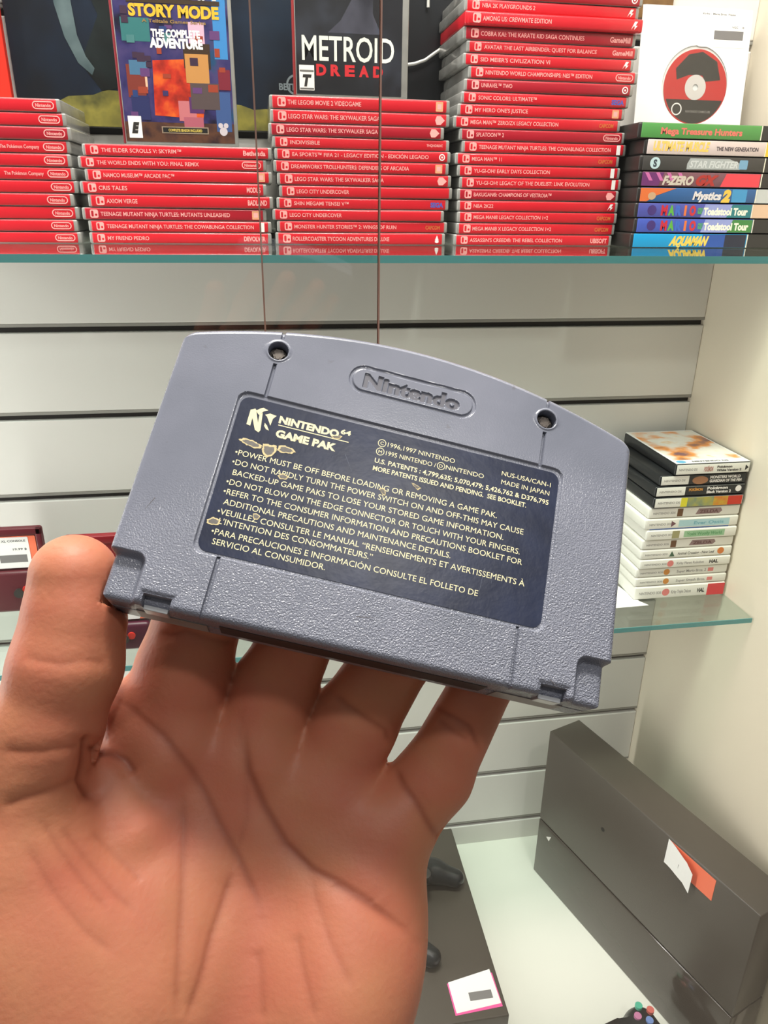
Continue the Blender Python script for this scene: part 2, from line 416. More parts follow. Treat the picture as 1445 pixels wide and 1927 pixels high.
top3 = stack([
 (858, 451, "ASSASSIN'S CREED®: THE REBEL COLLECTION", 'UBISOFT', 'bottom red case of the tallest stack, white publisher lettering at its end'),
 (863, 430, 'MEGA MAN® X LEGACY COLLECTION 1+2', 'gold', 'red case second from the bottom of the tallest stack, gold lettering at its end'),
 (865, 407, 'MEGA MAN® LEGACY COLLECTION 1+2', 'gold', 'red case third from the bottom of the tallest stack, gold lettering at its end'),
 (865, 387, 'NBA 2K22', 'k', 'red case fourth from the bottom of the tallest stack, very short title'),
 (865, 365, 'BAKUGAN®: CHAMPIONS OF VESTROIA™', 'shield', 'red case fifth from the bottom of the tallest stack, pale shield mark', dict(red=M_dred)),
 (869, 343, 'YU-GI-OH! LEGACY OF THE DUELIST: LINK EVOLUTION', 'white', 'red case sixth from the bottom of the tallest stack, long title and white end square'),
 (865, 320, 'YU-GI-OH! EARLY DAYS COLLECTION', 'white', 'red case seventh from the bottom of the tallest stack, white square at its end'),
 (861, 298, 'MEGA MAN™ 11', 'gold', 'red case eighth from the bottom of the tallest stack, short title, gold end lettering'),
 (874, 275, 'TEENAGE MUTANT NINJA TURTLES: THE COWABUNGA COLLECTION', 'white', 'red case jutting right at mid height of the tallest stack, long title, white square'),
 (869, 252, 'SPLATOON™ 2', 'oval', 'darker red case of the tallest stack with a short title and an oval mark', dict(red=M_dred)),
 (858, 228, 'MEGA MAN™ ZERO/ZX LEGACY COLLECTION', 'gold', 'red case jutting to the left at mid height of the tallest stack, gold end lettering'),
 (866, 205, "MY HERO ONE'S JUSTICE", 'box', 'red case of the tallest stack with a tan end square, level with the green case'),
 (872.5, 182, 'SONIC COLORS: ULTIMATE™', 'blue', 'red case of the tallest stack with blue lettering at its end'),
 (878, 159, 'UNRAVEL™ TWO', 'round', 'red case of the tallest stack with a white round mark, beside the disc sleeve', dict(red=M_dred)),
 (886, 134, 'NINTENDO WORLD CHAMPIONSHIPS: NES™ EDITION', 'oval', 'red case of the tallest stack with a white oval, sticking out right beside the disc'),
 (876, 110, "SID MEIER'S CIVILIZATION VI", 'k', 'red case of the tallest stack with a slanted white mark, third below the wrapped one'),
 (883, 86, 'AVATAR THE LAST AIRBENDER: QUEST FOR BALANCE', 'GameMill', 'red case of the tallest stack with white end lettering, second below the thick wrapped one'),
 (876.5, 62, 'COBRA KAI: THE KARATE KID SAGA CONTINUES', 'GameMill', 'dark red case of the tallest stack directly under the thick plastic wrapped one', dict(red=M_dred)),
 (878, 33, 'AMONG US: CREWMATE EDITION', 'k', 'thick shiny red case wrapped in plastic near the top of the tallest stack', dict(wrapped=True, y=781, length=171)),
 (879, 7, 'NBA 2K PLAYGROUNDS 2', 'k', 'red case above the thick plastic wrapped one in the tallest stack'),
 (884, -17, 'WWE 2K BATTLEGROUNDS', 'round', 'topmost visible red case of the tallest stack, cut by the upper picture edge', dict(red=M_dred)),
], '', Z1)
for o in list(S):
    if o.type == 'EMPTY' and o.get('label', '').startswith(('red case sixth from the bottom of the leftmost', 'red case fourth from the top of the leftmost')):
        sp = [c for c in o.children if c.name.startswith('spine_insert')][0]
        bb = [Vector(v.co) for v in sp.data.vertices]; xr = max(v.x for v in bb)/MM; zc = sum(v.z for v in bb)/len(bb)/MM; y = min(v.y for v in bb)/MM
        build('title_lettering', *text('The Pokémon Company', xr-58, xr-24, 0, 3.2, 0, .01), M_ink, o, frame=front(0, y-.1, zc))

# ------------------------------------------------------------------ optical disc cases on the right
def gc_case(pxl, pyc, z0, z1, label, deco, base, xr_px, dx=0):
    x = xs(pxl, pyc, 757); Lg = min(184.0, XS-4-x); h = z1-z0-.3
    t = empty('disc_case', (x+90, 820, z0)); tag(t, label, 'game case', 'disc game cases on the right end of the upper shelf')
    build('case_shell', *box(x-3, 757, z0+.1, x+Lg, 890, z0+h, 2.0), M_black, t, True, None, 40)
    xr = min(xs(xr_px, pyc, 757), x+Lg-2)
    build('spine_insert', *box(x+.5, 755.9, z0+.6, xr, 757.6, z0+h-.5, .5), base, t, True, None, 40)
    f = front(x, 755.85, z0+h/2); w = xr-x
    for nm, geo, m in deco(w, h): build(nm, *geo, m, t, frame=f)
    e = build('spine_end', *box(xr, 756.0, z0+.6, xr+1.0, 757.6, z0+h-.5), mat('cream_edge', srgb(240, 236, 215), .4), t)
    if xr+1.5 < x+Lg-3: build('spine_panel', *box(xr+1.2, 756.3, z0+.6, x+Lg-1.5, 757.6, z0+h-.5), mat('spine_panel_'+str(pyc), srgb(*PANEL.get(pyc, (52, 50, 48))), .4), t)
    return t
PANEL = {371: (196, 200, 198), 398: (224, 190, 160), 276: (236, 196, 60)}
def C(n, r, g, b): return mat(n, srgb(r, g, b), .4)
def d1(w, h): return [('title_lettering', text('Mega Treasure Hunters', w*.16, w*.84, 0, h*.40, .06, .04), C('coral_ink', 226, 120, 105))]
def d2(w, h): return [('title_lettering', text('ULTIMATE MUSCLE', w*.05, w*.52, h*.08, h*.58, .06, .05, .2), C('yellow_ink', 246, 205, 105)), ('subtitle_lettering', text('THE NEW GENERATION', w*.58, w*.94, -h*.02, h*.26, .06, .03), C('dark_ink', 70, 60, 70))]
def d3(w, h): return [('round_mark', disc(w*.10, 0, h*.38, 0, .1), C('ice_ink', 190, 215, 220)), ('round_mark', text('S', w*.085, w*.115, 0, h*.45, .15, .05), C('slate_ink', 60, 70, 80)), ('title_lettering', merge(prism([(w*.36, 0), (w*.38, h*.36), (w*.70, h*.36), (w*.82, 0), (w*.80, -h*.32), (w*.36, -h*.36)], 0, .08)), C('silver_ink', 170, 176, 176)), ('title_lettering', text('STAR FIGHTER', w*.38, w*.78, 0, h*.44, .12, .03, .2), C('silver_ink2', 205, 210, 210)), ('title_mark', rrect(w*.79, -h*.3, w*.86, h*.3, 1, .09, .15), C('steel_ink', 120, 165, 195))]
def d4(w, h):
    o = [('stripe_art', prism([(w*.0, -h*.44), (w*.0, h*.44), (w*.18, h*.44), (w*.14, -h*.44)], 0, .05), C('purple_art', 110, 50, 110))]
    for k in range(4): o.append(('stripe_art', prism([(w*(.02+.09*k), h*.42), (w*(.05+.09*k), h*.42), (w*(.09+.09*k), -h*.1), (w*(.06+.09*k), -h*.1)], .05, .09), C('pink_art', 205, 110, 170)))
    o.append(('title_lettering', text('F-ZERO', w*.17, w*.43, -h*.05, h*.55, .12, .06, .3), C('pale_ink', 205, 195, 180)))
    o.append(('title_lettering', text('GX', w*.45, w*.64, -h*.02, h*.62, .12, .08, .3), C('rust_ink', 175, 50, 45)))
    o.append(('art_patch', prism([(w*.66, -h*.43), (w*.70, h*.43), (w*.99, h*.43), (w*.99, -h*.43)], 0, .05), C('rose_art', 232, 70, 82)))
    return o
def d5(w, h): return [('art_patch', prism([(0, -h*.44), (0, h*.44), (w*.30, h*.44), (w*.12, -h*.1), (w*.06, -h*.44)], 0, .05), C('orange_art', 225, 115, 60)), ('round_mark', disc(w*.10, -h*.08, h*.3, .06, .1, ry=h*.25), C('tan_mark', 200, 165, 130)), ('title_lettering', text('Mystics', w*.45, w*.70, 0, h*.52, .08, .05, .2), C('pale_ink2', 225, 220, 220)), ('title_lettering', text('2', w*.70, w*.78, 0, h*.75, .10, .08, .2), C('gold_ink2', 235, 195, 80)), ('art_patch', rrect(w*.79, -h*.43, w*.92, h*.43, 1, 0, .05), C('sky_art', 70, 150, 200))]
def dt(green):
    def f(w, h):
        o = [('art_patch', prism([(w*.78, -h*.44), (w*.82, h*.44), (w*.995, h*.44), (w*.995, -h*.44)], 0, .04), C('green_art' if green else 'teal_art', *((70, 135, 70) if green else (45, 125, 130)))),
             ('art_patch', prism([(w*.55, -h*.44), (w*.58, h*.44), (w*.82, h*.44), (w*.78, -h*.44)], 0, .04), C('lilac_art', 150, 160, 215))]
        for k, ch in enumerate('MARIO'):
            o.append(('title_letter', text(ch, w*((.20 if ch != 'I' else .215)+.062*k), w*((.255 if ch != 'I' else .235)+.062*k), h*.02, h*.62, .07, .07), C('L%d' % k, *[(205, 40, 55), (95, 175, 70), (60, 105, 200), (230, 120, 60), (205, 50, 60)][k])))
        o.append(('title_lettering', text('GOLF', w*.52, w*.56, 0, h*.4, .07, .05), C('green_ink', 90, 180, 90)))
        o.append(('title_lettering', text('Toadstool Tour', w*.57, w*.965, -h*.02, h*.48, .08, .05), C('cream_ink', 250, 245, 225)))
        o.append(('art_patch', disc(w*.12, 0, h*.34, 0, .06), C('plum_art', 70, 50, 120)))
        return o
    return f
def d8(w, h): return [('art_patch', prism([(w*.60, -h*.44), (w*.60, h*.44), (w*.82, h*.44), (w*.80, -h*.44)], 0, .04), C('blue_art', 45, 85, 165)), ('art_patch', rrect(w*.80, -h*.44, w*.99, h*.44, .5, 0, .05), C('navy_art', 42, 46, 62)), ('title_lettering', text('AQUAMAN', w*.31, w*.66, 0, h*.62, .08, .07, .45), C('gold_ink3', 235, 205, 90))]
gz0 = Z1; gzt = 78.5; gh = (gzt-gz0)/8
gcs = [(1190, 455, 'bottom disc case of the right stack, bright cyan spine with gold letters', d8, C('cyan_spine', 20, 150, 205), 1403),
 (1197, 427, 'blue disc case with green end patch, second from the bottom of the right stack', dt(True), C('blue_spine', 70, 90, 180), 1414),
 (1199, 398, 'blue disc case third from the bottom of the right stack, teal patch and beige panel', dt(False), C('violet_spine', 80, 85, 165), 1413),
 (1203, 371, 'blue and orange disc case in the middle of the right stack', d5, C('blue_spine2', 50, 95, 150), 1420),
 (1206, 341, 'purple and red disc case fourth from the top of the right stack', d4, C('grey_purple_spine', 120, 80, 90), 1430),
 (1208, 309, 'black disc case third from the top of the right stack, silver title, round mark', d3, C('black_spine', 66, 64, 62), 1437),
 (1217, 276, 'cream lilac disc case with yellow title, under the green one', d2, C('cream_spine', 216, 200, 196), 1440),
 (1206, 246, 'green spined disc case on top of the right stack', d1, C('green_spine', 84, 150, 78), 1432)]
for i, (px, py, lb, dc, bs, xr) in enumerate(gcs):
    gc_case(px, py, gz0+gh*i, gz0+gh*(i+1), lb, dc, bs, xr)

# paper sleeve with disc, leaning upright on that stack
t = empty('disc_sleeve', (470, 880, gzt)); tag(t, 'white paper sleeve with a round window and red black disc, standing on the right stack', 'disc sleeve')
lean = math.radians(6)
P0 = atY(1194, 229, 868); P1 = atY(1393, 236, 868); ex = np.array([1.0, 0, -.0]); ey = np.array([0, math.sin(lean), math.cos(lean)]); ez = np.array([0, -math.cos(lean), math.sin(lean)])
sw = P1[0]-P0[0]
fs = frame((P0[0], 868, gzt+.3), ex, ey, ez)
sh = 124.0
cx, cy, cr = sw*.53, sh*.395, 39.0
def holed(x0, y0, x1, y1, cx, cy, r, w, n=48):
    V = []; Fc = []
    for k in range(n):
        a = 2*math.pi*(k+.5)/n; c, s = math.cos(a), math.sin(a)
        V.append((cx+r*c, cy+r*s, w))
        kx = ((x1-cx) if c > 0 else (x0-cx))/c; ky = ((y1-cy) if s > 0 else (y0-cy))/s; q = min(kx, ky); V.append((cx+q*c, cy+q*s, w))
    for k in range(n): a, b = 2*k, 2*((k+1) % n); Fc.append([a, a+1, b+1, b])
    return V, Fc
build('back_sheet', *box(0, 0, -1.2, sw, sh, -.9), M_paper, t, frame=fs)
vs_, fcs_ = holed(0, 0, sw, sh, cx, cy, cr, 0); build('front_sheet', vs_, fcs_, M_paper, t, frame=fs)
dsc = build('disc', *ring(cx+1, cy-2, 7.5, 37.5, -.8, -.3, 64), C('disc_red', 200, 40, 40), t, frame=fs)
build('disc_print', *prism([(cx+1+36*math.cos(a), cy-2+36*math.sin(a)) for a in np.linspace(math.radians(200), math.radians(340), 24)], -.3, -.22), C('disc_black', 48, 44, 42), dsc, frame=fs)
build('disc_print', *prism([(cx-22, cy+5), (cx-24, cy+16), (cx-10, cy+30), (cx+6, cy+33), (cx+24, cy+24), (cx+30, cy+6), (cx+12, cy+4), (cx+8, cy+10), (cx-8, cy+10)], -.3, -.22), C('disc_black', 48, 44, 42), dsc, frame=fs)
build('disc_hub', *ring(cx+1, cy-2, 3.2, 12.5, -.3, -.1, 40), C('disc_hub', 205, 200, 196), dsc, frame=fs)
build('round_logo', *ring(cx-19, cy-24, 5.0, 6.2, -.2, -.1, 30), M_white, dsc, frame=fs)
build('small_print', *text('NINTENDO GAMECUBE', cx-8, cx+22, cy-26, 2.4, -.15, .01), C('disc_ink', 150, 145, 140), dsc, frame=fs)
b = build('price_label', *rrect(sw*.52, sh*.70, sw*.97, sh*.985, 1.5, .02, .15), C('label_paper', 246, 246, 244), t, frame=fs)
build('barcode', *box(sw*.66, sh*.76, .16, sw*.93, sh*.83, .2), M_bar, b, frame=fs)
build('small_print', *text('Kirby - Mega Bros. Fiesta', sw*.54, sw*.84, sh*.955, 1.8, .2, .02), C('ink_grey', 90, 90, 90), b, frame=fs)
build('small_print', *text('NGC    18', sw*.82, sw*.93, sh*.86, 2.0, .2, .02), C('ink_grey', 90, 90, 90), b, frame=fs)
build('window_film', *disc(cx, cy, cr, -.12, -.06, 48), glass_mat('film', (.96, .97, .97, 1), .7), t, frame=fs)

# ------------------------------------------------------------------ posters and boxes behind
def cover_mat(name, cols, scale=9, det=4, rough=.35):
    if name in MATS: return MATS[name]
    m = bpy.data.materials.new(name); m.use_nodes = True; nt = m.node_tree; p = nt.nodes['Principled BSDF']; p.inputs['Roughness'].default_value = rough
    tc = nt.nodes.new('ShaderNodeTexCoord'); n = nt.nodes.new('ShaderNodeTexNoise'); n.inputs['Scale'].default_value = scale; n.inputs['Detail'].default_value = det
    r = nt.nodes.new('ShaderNodeValToRGB'); e = r.color_ramp
    while len(e.elements) < len(cols): e.elements.new(.5)
    for k, c in enumerate(cols): e.elements[k].position = .30+.42*k/(len(cols)-1); e.elements[k].color = srgb(*c)
    nt.links.new(tc.outputs['Object'], n.inputs[0]); nt.links.new(n.outputs[0], r.inputs[0]); nt.links.new(r.outputs[0], p.inputs['Base Color'])
    MATS[name] = m; return m
t = empty('poster_board', (-85, 893, 72)); tag(t, 'dark blue night poster board standing behind the left red stacks', 'poster')
build('board', *box(-233, 891, 72, 62, 897, 420), cover_mat('night_art', [(8, 12, 20), (14, 26, 42), (28, 46, 66)], 11), t)
hill = [(-233, 0)]+[(-233+295*k/24, 16+16*math.exp(-((k-7.5)/4.5)**2)+7*math.exp(-((k-17)/4)**2)+2*math.sin(k*1.9)) for k in range(25)]+[(62, 0)]
build('ground_art', *prism([(x, y) for x, y in hill], 0, .2), cover_mat('grass_art', [(52, 56, 34), (140, 132, 60), (80, 78, 48)], 25), t, frame=front(0, 890.9, 72))
sw_ = [(-186, 300), (-186, 178), (-180, 150), (-170, 128), (-158, 118), (-155, 124), (-162, 134), (-168, 152), (-170, 180), (-160, 300)]
build('figure_art', *prism([(x, z-72) for x, z in sw_], 0, .25), cover_mat('mist_art', [(50, 66, 70), (92, 108, 110)], 30), t, frame=front(0, 890.9, 72))
sw2 = [(-150, 300), (-158, 200), (-146, 170), (-168, 128), (-150, 104), (-118, 110), (-112, 300)]
build('figure_art', *prism([(x, z-72) for x, z in sw2], 0, .2), cover_mat('dark_art', [(6, 8, 8), (24, 34, 34)], 30), t, frame=front(0, 890.9, 72))
gl_ = merge(ring(45, 44, 7.5, 9.5, 0, .3, 20), text('BETHESDA', 28, 68, 42, 6.2, .4, .03))
build('poster_emblem', *gl_, C('emblem_grey', 120, 130, 135), t, frame=front(0, 890.9, 72))
t = empty('poster_board', (130, 893, 60)); tag(t, 'black poster board standing behind the upright black cover, left of the tallest stack', 'poster')
build('board', *box(64, 890, 60, 212, 896, 420), cover_mat('black_art', [(7, 8, 11), (12, 14, 18), (22, 28, 36)], 7), t)
t = empty('poster_board', (-262, 888, 94)); tag(t, 'bright red box standing at the far left edge behind the leftmost stack', 'box')
build('board', *box(-330, 880, 94, -235, 889, 420, 1), C('box_red', 206, 40, 22), t)
cp = [atY(763, 122, 884), atY(780, 120, 884), atY(800, 113, 884), atY(818, 100, 884), atY(836, 88, 884)]
cb = build('cable', *tube(cp, 1.6), C('cable_white', 205, 205, 200)); tag(cb, 'thin white cable curving across the black poster', 'cable')
cb = build('cable', *tube([atY(806, -60, 886), atY(806, -20, 886), atY(805.5, 14, 886)], 1.5), C('cable_white', 205, 205, 200)); tag(cb, 'short straight white cable end hanging down at the upper picture edge', 'cable')
pz = 193.0
bp = build('wall_poster', *box(408, 896, pz, 458, 899.4, 330), cover_mat('brown_art', [(70, 48, 26), (120, 88, 50), (150, 120, 78)], 22)); tag(bp, 'brown picture on the wall above the disc sleeve', 'poster')

# blocky adventure cover standing on the second stack
def upright(x0, x1, y, z, h, depth, label, edge):
    t = empty('game_case', ((x0+x1)/2, y+6, z)); tag(t, label, 'game case')
    build('case_shell', *box(x0, y+.4, z, x1, y+depth, z+h, 1.8), M_shell, t, True, None, 40)
    build('spine_edge', *box(x0-.4, y+.2, z+1, x0+2.2, y+depth-1, z+h-1, .8), edge, t, True, None, 40)
    return t
zt = top1
xa, xb = atY(233, 262, 795)[0], atY(449, 266, 795)[0]
t = upright(xa, xb, 795, zt, 170, 10.5, 'upright game case with colourful blocky cover, standing on the second red stack', C('spine_maroon', 130, 35, 45))
W_ = xb-xa-6; fr_ = front(xa+2.6, 795.3, zt+3)
cv = build('cover', *box(0, 0, -.1, W_, 164, .15), cover_mat('cover_art', [(22, 20, 40), (50, 45, 95), (70, 60, 105), (32, 70, 105)], 45), t, frame=fr_)
def patch(nm, pts, m, w=.2): return build(nm, *prism(pts, w-.04, w+.03), m, cv, frame=fr_)
def q(x0, y0, x1, y1): y0 *= .82; y1 *= .82; return [(x0*W_, y0), (x1*W_, y0), (x1*W_, y1), (x0*W_, y1)]
patch('glow_art', [(.28*W_, 22), (.72*W_, 20), (.78*W_, 50), (.62*W_, 68), (.30*W_, 66)], cover_mat('ember_art', [(90, 20, 20), (190, 50, 30), (230, 110, 40)], 60))
patch('ground_art', q(0, 0, 1, 20), cover_mat('dirt_art', [(40, 26, 34), (92, 60, 44), (60, 40, 40)], 70), .21)
patch('glow_art', q(.05, 98, .30, 120), C('teal_glow', 50, 110, 110), .19)
patch('glow_art', q(.86, 84, .98, 150), C('blue_glow', 60, 130, 190), .19)
for nm, a, c_ in (('block_art', (.06, 44, .22, 76), (120, 50, 40)), ('block_art', (.09, 66, .25, 80), (70, 110, 140)), ('block_art', (.15, 52, .24, 68), (225, 180, 150)), ('block_art', (.08, 22, .24, 46), (40, 45, 90)),
                 ('block_art', (.58, 74, .82, 98), (60, 42, 28)), ('block_art', (.59, 60, .80, 88), (190, 135, 75)), ('block_art', (.62, 34, .88, 60), (84, 70, 70)), ('block_art', (.84, 12, .98, 52), (60, 85, 135)), ('block_art', (.88, 54, .99, 74), (120, 35, 50)),
                 ('block_art', (.50, 22, .66, 42), (190, 110, 115)), ('block_art', (.54, 10, .72, 26), (170, 90, 105)), ('block_art', (.60, 30, .73, 46), (85, 45, 95)), ('block_art', (.64, 98, .78, 118), (215, 170, 190))):
    patch(nm, q(*a), C('blk%d%d%d' % c_, *c_), .24+random.random()*.12)
for k_ in range(26):
    x_, y_ = random.uniform(.04, .90), random.uniform(22, 128); c_ = random.choice([(58, 48, 92), (40, 60, 110), (96, 60, 110), (150, 60, 40), (60, 40, 60), (70, 120, 120), (44, 34, 50)])
    patch('block_art', q(x_, y_, x_+random.uniform(.04, .09), y_+random.uniform(4, 9)), C('mini%d%d%d' % c_, *c_), .36+.002*k_)
patch('banner_art', q(.33, 9, .76, 16), C('banner_edge', 150, 130, 110), .40); patch('banner_art', q(.34, 10, .75, 15), C('banner_dark', 30, 30, 30), .43)
build('banner_lettering', *text('COMPLETE SEASON INCLUDED', .39*W_, .70*W_, 10.2, 2.2, .5, .03), C('banner_ink', 215, 190, 90), cv, frame=fr_)
build('title_lettering', *text('THE COMPLETE', .31*W_, .74*W_, 87.5, 5.8, .45, .05), M_white, cv, frame=fr_)
build('title_lettering', *text('ADVENTURE', .29*W_, .76*W_, 80.0, 7.2, .45, .06), M_white, cv, frame=fr_)
build('title_lettering', *text('STORY MODE', .13*W_, .92*W_, 104.5, 9.0, .45, .05), C('gold_title', 220, 175, 50), cv, frame=fr_)
patch('title_shade', q(.12, 134, .93, 138), C('title_brown', 60, 45, 30), .44)
build('title_lettering', *text('MINECRAFT', .10*W_, .94*W_, 121, 13.0, .45, .06), C('stone_title', 205, 205, 205), cv, frame=fr_)
build('subtitle_lettering', *text('A Telltale Games Series', .24*W_, .80*W_, 96.5, 2.6, .45, .02), C('gold_dim', 150, 120, 70), cv, frame=fr_)
rb = build('rating_box', *box(.03*W_, 3, .4, .15*W_, 21, .5), M_white, cv, frame=fr_); build('rating_letter', *merge(box(.04*W_, 6, .51, .14*W_, 17, .53)), M_white, cv, frame=fr_)
build('rating_letter', *text('E', .055*W_, .13*W_, 11.5, 8, .56, .09, .3), M_black, cv, frame=fr_)
build('round_logo', *merge(disc(.90*W_, 10, 3.6, .4, .45), disc(.875*W_, 15, 2.2, .4, .45, 14), disc(.925*W_, 15, 2.2, .4, .45, 14)), C('pale_mark', 200, 190, 195), cv, frame=fr_)

zt = top2
xa, xb = atY(554, 178, 793)[0], atY(767, 184, 793)[0]
t = upright(xa, xb, 793, zt, 170, 10.5, 'upright black game case with large white title, standing on the middle red stack', C('spine_red2', 150, 40, 42))
W_ = xb-xa-9; fr_ = front(xa+2.6, 793.3, zt+2)
cv = build('cover', *box(0, 0, -.1, W_, 166, .15), cover_mat('space_art', [(20, 20, 24), (32, 33, 38), (58, 62, 74)], 18), t, frame=fr_)
build('figure_art', *prism([(.30*W_, 50), (.42*W_, 60), (.52*W_, 76), (.47*W_, 125), (.72*W_, 125), (.72*W_, 66), (.80*W_, 50)], .16, .2), cover_mat('haze_art', [(40, 40, 50), (70, 70, 82), (60, 85, 110)], 24), cv, frame=fr_)
build('title_lettering', *text('METROID', .055*W_, .925*W_, 38, 20.5, .3, .012), C('bone_title', 232, 234, 222), cv, frame=fr_)
for k, ch in enumerate('DREAD'): build('title_letter', *text(ch, (.185+.135*k)*W_, (.28+.135*k)*W_, 20.3, 8.8, .3, .05), C('red_title', 205, 40, 48), cv, frame=fr_)
build('rating_box', *merge(box(.025*W_, 3, .16, .165*W_, 23.5, .3)), M_white, cv, frame=fr_)
build('rating_band', *merge(box(.03*W_, 18, .31, .16*W_, 19.6, .36), box(.03*W_, 3.6, .31, .16*W_, 5.0, .36)), C('band_grey', 110, 108, 105), cv, frame=fr_)
build('rating_letter', *text('T', .055*W_, .14*W_, 11.3, 9, .4, .06, .2), M_black, cv, frame=fr_)

# ------------------------------------------------------------------ handheld game cases on the lower shelf
ds_z0 = Z2+.1
DSR = [  # bottom to top: left px, y px, right px, look
 (1195.5, 1108, 1366, 'w', 'bottom white handheld case of the lower shelf stack, bright red block at its right end', [('r', .80, 1.0)]),
 (1197, 1092, 1371, 'w', 'white handheld case second from the bottom, orange square and faint grey title', []),
 (1199, 1076, 1376, 'w', 'white handheld case third from the bottom, round orange mark near its left', []),
 (1205, 1058, 1382, 'w', 'white handheld case fourth from the bottom, pink mark and small black lettering', []),
 (1207, 1041, 1379, 'w', 'white handheld case fifth from the bottom, dark green mark and orange badge at right', []),
 (1210, 1023, 1391, 'w', 'white handheld case with a dark brown square, directly below the green titled one', []),
 (1217, 1004, 1392, 'w', 'white handheld case with a pale green title bar', []),
 (1214.6, 984, 1393, 'w', 'white handheld case with a pale blue title bar', []),
 (1223, 964, 1400, 'w', 'white handheld case with a brown square directly under the black cased ones', []),
 (1230, 943, 1405, 'c', 'black backed handheld case with yellow, blue and red spine', []),
 (1234, 923, 1410, 'b', 'black handheld case with white lettering and a white figure mark, third from the top', []),
 (1244, 903, 1425, 'b', 'black handheld case with an orange emblem, second from the top', []),
 (1271, 882, 1426, 't', 'topmost handheld case of the lower shelf stack, white spine and orange swirl cover', [])]
M_wcase = mat('case_white', srgb(236, 235, 226), .35); M_bcase = mat('case_black_gloss', srgb(34, 36, 38), .3)
M_grey = C('grey_ink', 150, 148, 145)
YD = 750.0
zc = [atY((r[0]+r[2])/2, r[1], YD)[2] for r in DSR]
zb = [ds_z0]+[(zc[i]+zc[i+1])/2 for i in range(12)]; zb.append(zb[-1]+14.5)
for i, (pl, py, pr, kind, lb, ex_) in enumerate(DSR):
    xl = atY(pl, py, YD)[0]; xr = min(atY(pr, py, YD)[0], XS-2.5); L = xr-xl; z0, z1 = zb[i], zb[i+1]; h = z1-z0-.3
    yy = YD+(i % 3)*1.2
    t = empty('handheld_game_case', ((xl+xr)/2, yy+65, z0)); tag(t, lb, 'game case', 'handheld game cases stacked on the lower shelf')
    body = M_wcase if kind == 'w' else M_bcase
    build('case_shell', *box(xl, yy, z0+.1, xr, yy+132, z0+h, 2.2), body, t, True, None, 40)
    f = front(xl, yy-.1, z0+h/2)
    bk = [('spine_insert', box(L*.02, -h*.40, -.3, L*.985, h*.42, .1, .15), M_wcase)]
    if kind == 'b': bk += [('spine_panel', box(L*.33, -h*.42, .12, L*.985, h*.42, .2), M_bcase)]
    for nm, geo, m in bk: build(nm, *geo, m, t, True, f, 40)
    def pr_(nm, geo, m): build(nm, *geo, m, t, frame=f)
    pr_('system_lettering', text('NINTENDO DS' if kind != 'w' else 'NINTENDO 3DS', L*.05, L*.29, 0, h*.20, .15, .02), M_grey)
    if i == 0:
        pr_('spine_block', box(L*.80, -h*.45, .12, L*.99, h*.45, .22), C('block_red', 215, 60, 65)); pr_('round_mark', disc(L*.34, 0, h*.28, .12, .18), C('pink_mark', 225, 130, 125)); pr_('title_lettering', text('Kirby Triple Deluxe', L*.40, L*.62, 0, h*.26, .15, .02), M_grey); pr_('maker_mark', text('HAL', L*.69, L*.77, 0, h*.32, .15, .05), M_black)
    elif i in (1, 2):
        pr_('round_mark', disc(L*.33, 0, h*.34, .12, .18), C('amber_mark', 210, 140, 60)); pr_('title_lettering', text('Super Smash Bros.' if i == 1 else 'Super Mario Bros. 2', L*.44, L*.76, 0, h*.30, .15, .02), M_grey); pr_('maker_mark', rrect(L*.78, -h*.2, L*.84, h*.2, .5, .12, .18), C('pink_mark', 225, 130, 125))
    elif i == 3:
        pr_('round_mark', disc(L*.33, 0, h*.34, .12, .18), C('pink_mark', 225, 130, 125)); pr_('title_lettering', text('Kirby Planet Robobot', L*.40, L*.70, 0, h*.28, .15, .02), M_grey); pr_('maker_mark', text('HAL', L*.76, L*.86, 0, h*.36, .15, .05), M_black)
    elif i == 4:
        pr_('leaf_mark', prism([(L*.31, -h*.3), (L*.335, h*.3), (L*.37, -h*.3)], .12, .18), C('green_mark', 60, 95, 70)); pr_('title_lettering', text('Animal Crossing - New Leaf', L*.40, L*.80, 0, h*.30, .15, .02), C('ink_dark', 90, 88, 86)); pr_('round_mark', disc(L*.87, h*.05, h*.36, .12, .18), C('orange_mark', 215, 125, 60))
    elif i in (5, 8):
        pr_('square_mark', box(L*.31, -h*.36, .12, L*.37, h*.36, .18), C('brown_mark', 110, 75, 45)); pr_('title_lettering', merge(prism([(L*.51, -h*.25), (L*.54, h*.28), (L*.78, h*.28), (L*.80, h*.0), (L*.77, -h*.25)], .12, .16)), C('mauve_bar', 150, 125, 125)); pr_('title_lettering', text('ZELDA', L*.55, L*.76, 0, h*.3, .2, .04), C('mauve_ink', 105, 70, 70))
    elif i == 6:
        pr_('square_mark', box(L*.28, -h*.36, .12, L*.36, h*.36, .18), C('olive_mark', 160, 155, 110)); pr_('title_lettering', merge(box(L*.41, -h*.3, .12, L*.86, h*.3, .16)), C('pale_green', 150, 190, 150)); pr_('title_lettering', text('Yoshi Woolly World', L*.44, L*.83, 0, h*.3, .2, .03), C('leaf_ink', 90, 150, 100))
    elif i == 7:
        pr_('square_mark', prism([(L*.28, -h*.3), (L*.28, h*.3), (L*.33, 0)], .12, .18), C('maroon_mark', 110, 70, 80)); pr_('title_lettering', merge(box(L*.36, -h*.32, .12, L*.9, h*.32, .16)), C('pale_blue', 175, 210, 215)); pr_('title_lettering', text('Ever Oasis', L*.52, L*.84, 0, h*.3, .2, .03), C('sky_ink', 120, 175, 190))
        pr_('cover_sliver', box(L*.06, -h*.5, .0, L*.9, -h*.42, .12), C('blue_sliver', 60, 100, 170))
    elif kind == 'c':
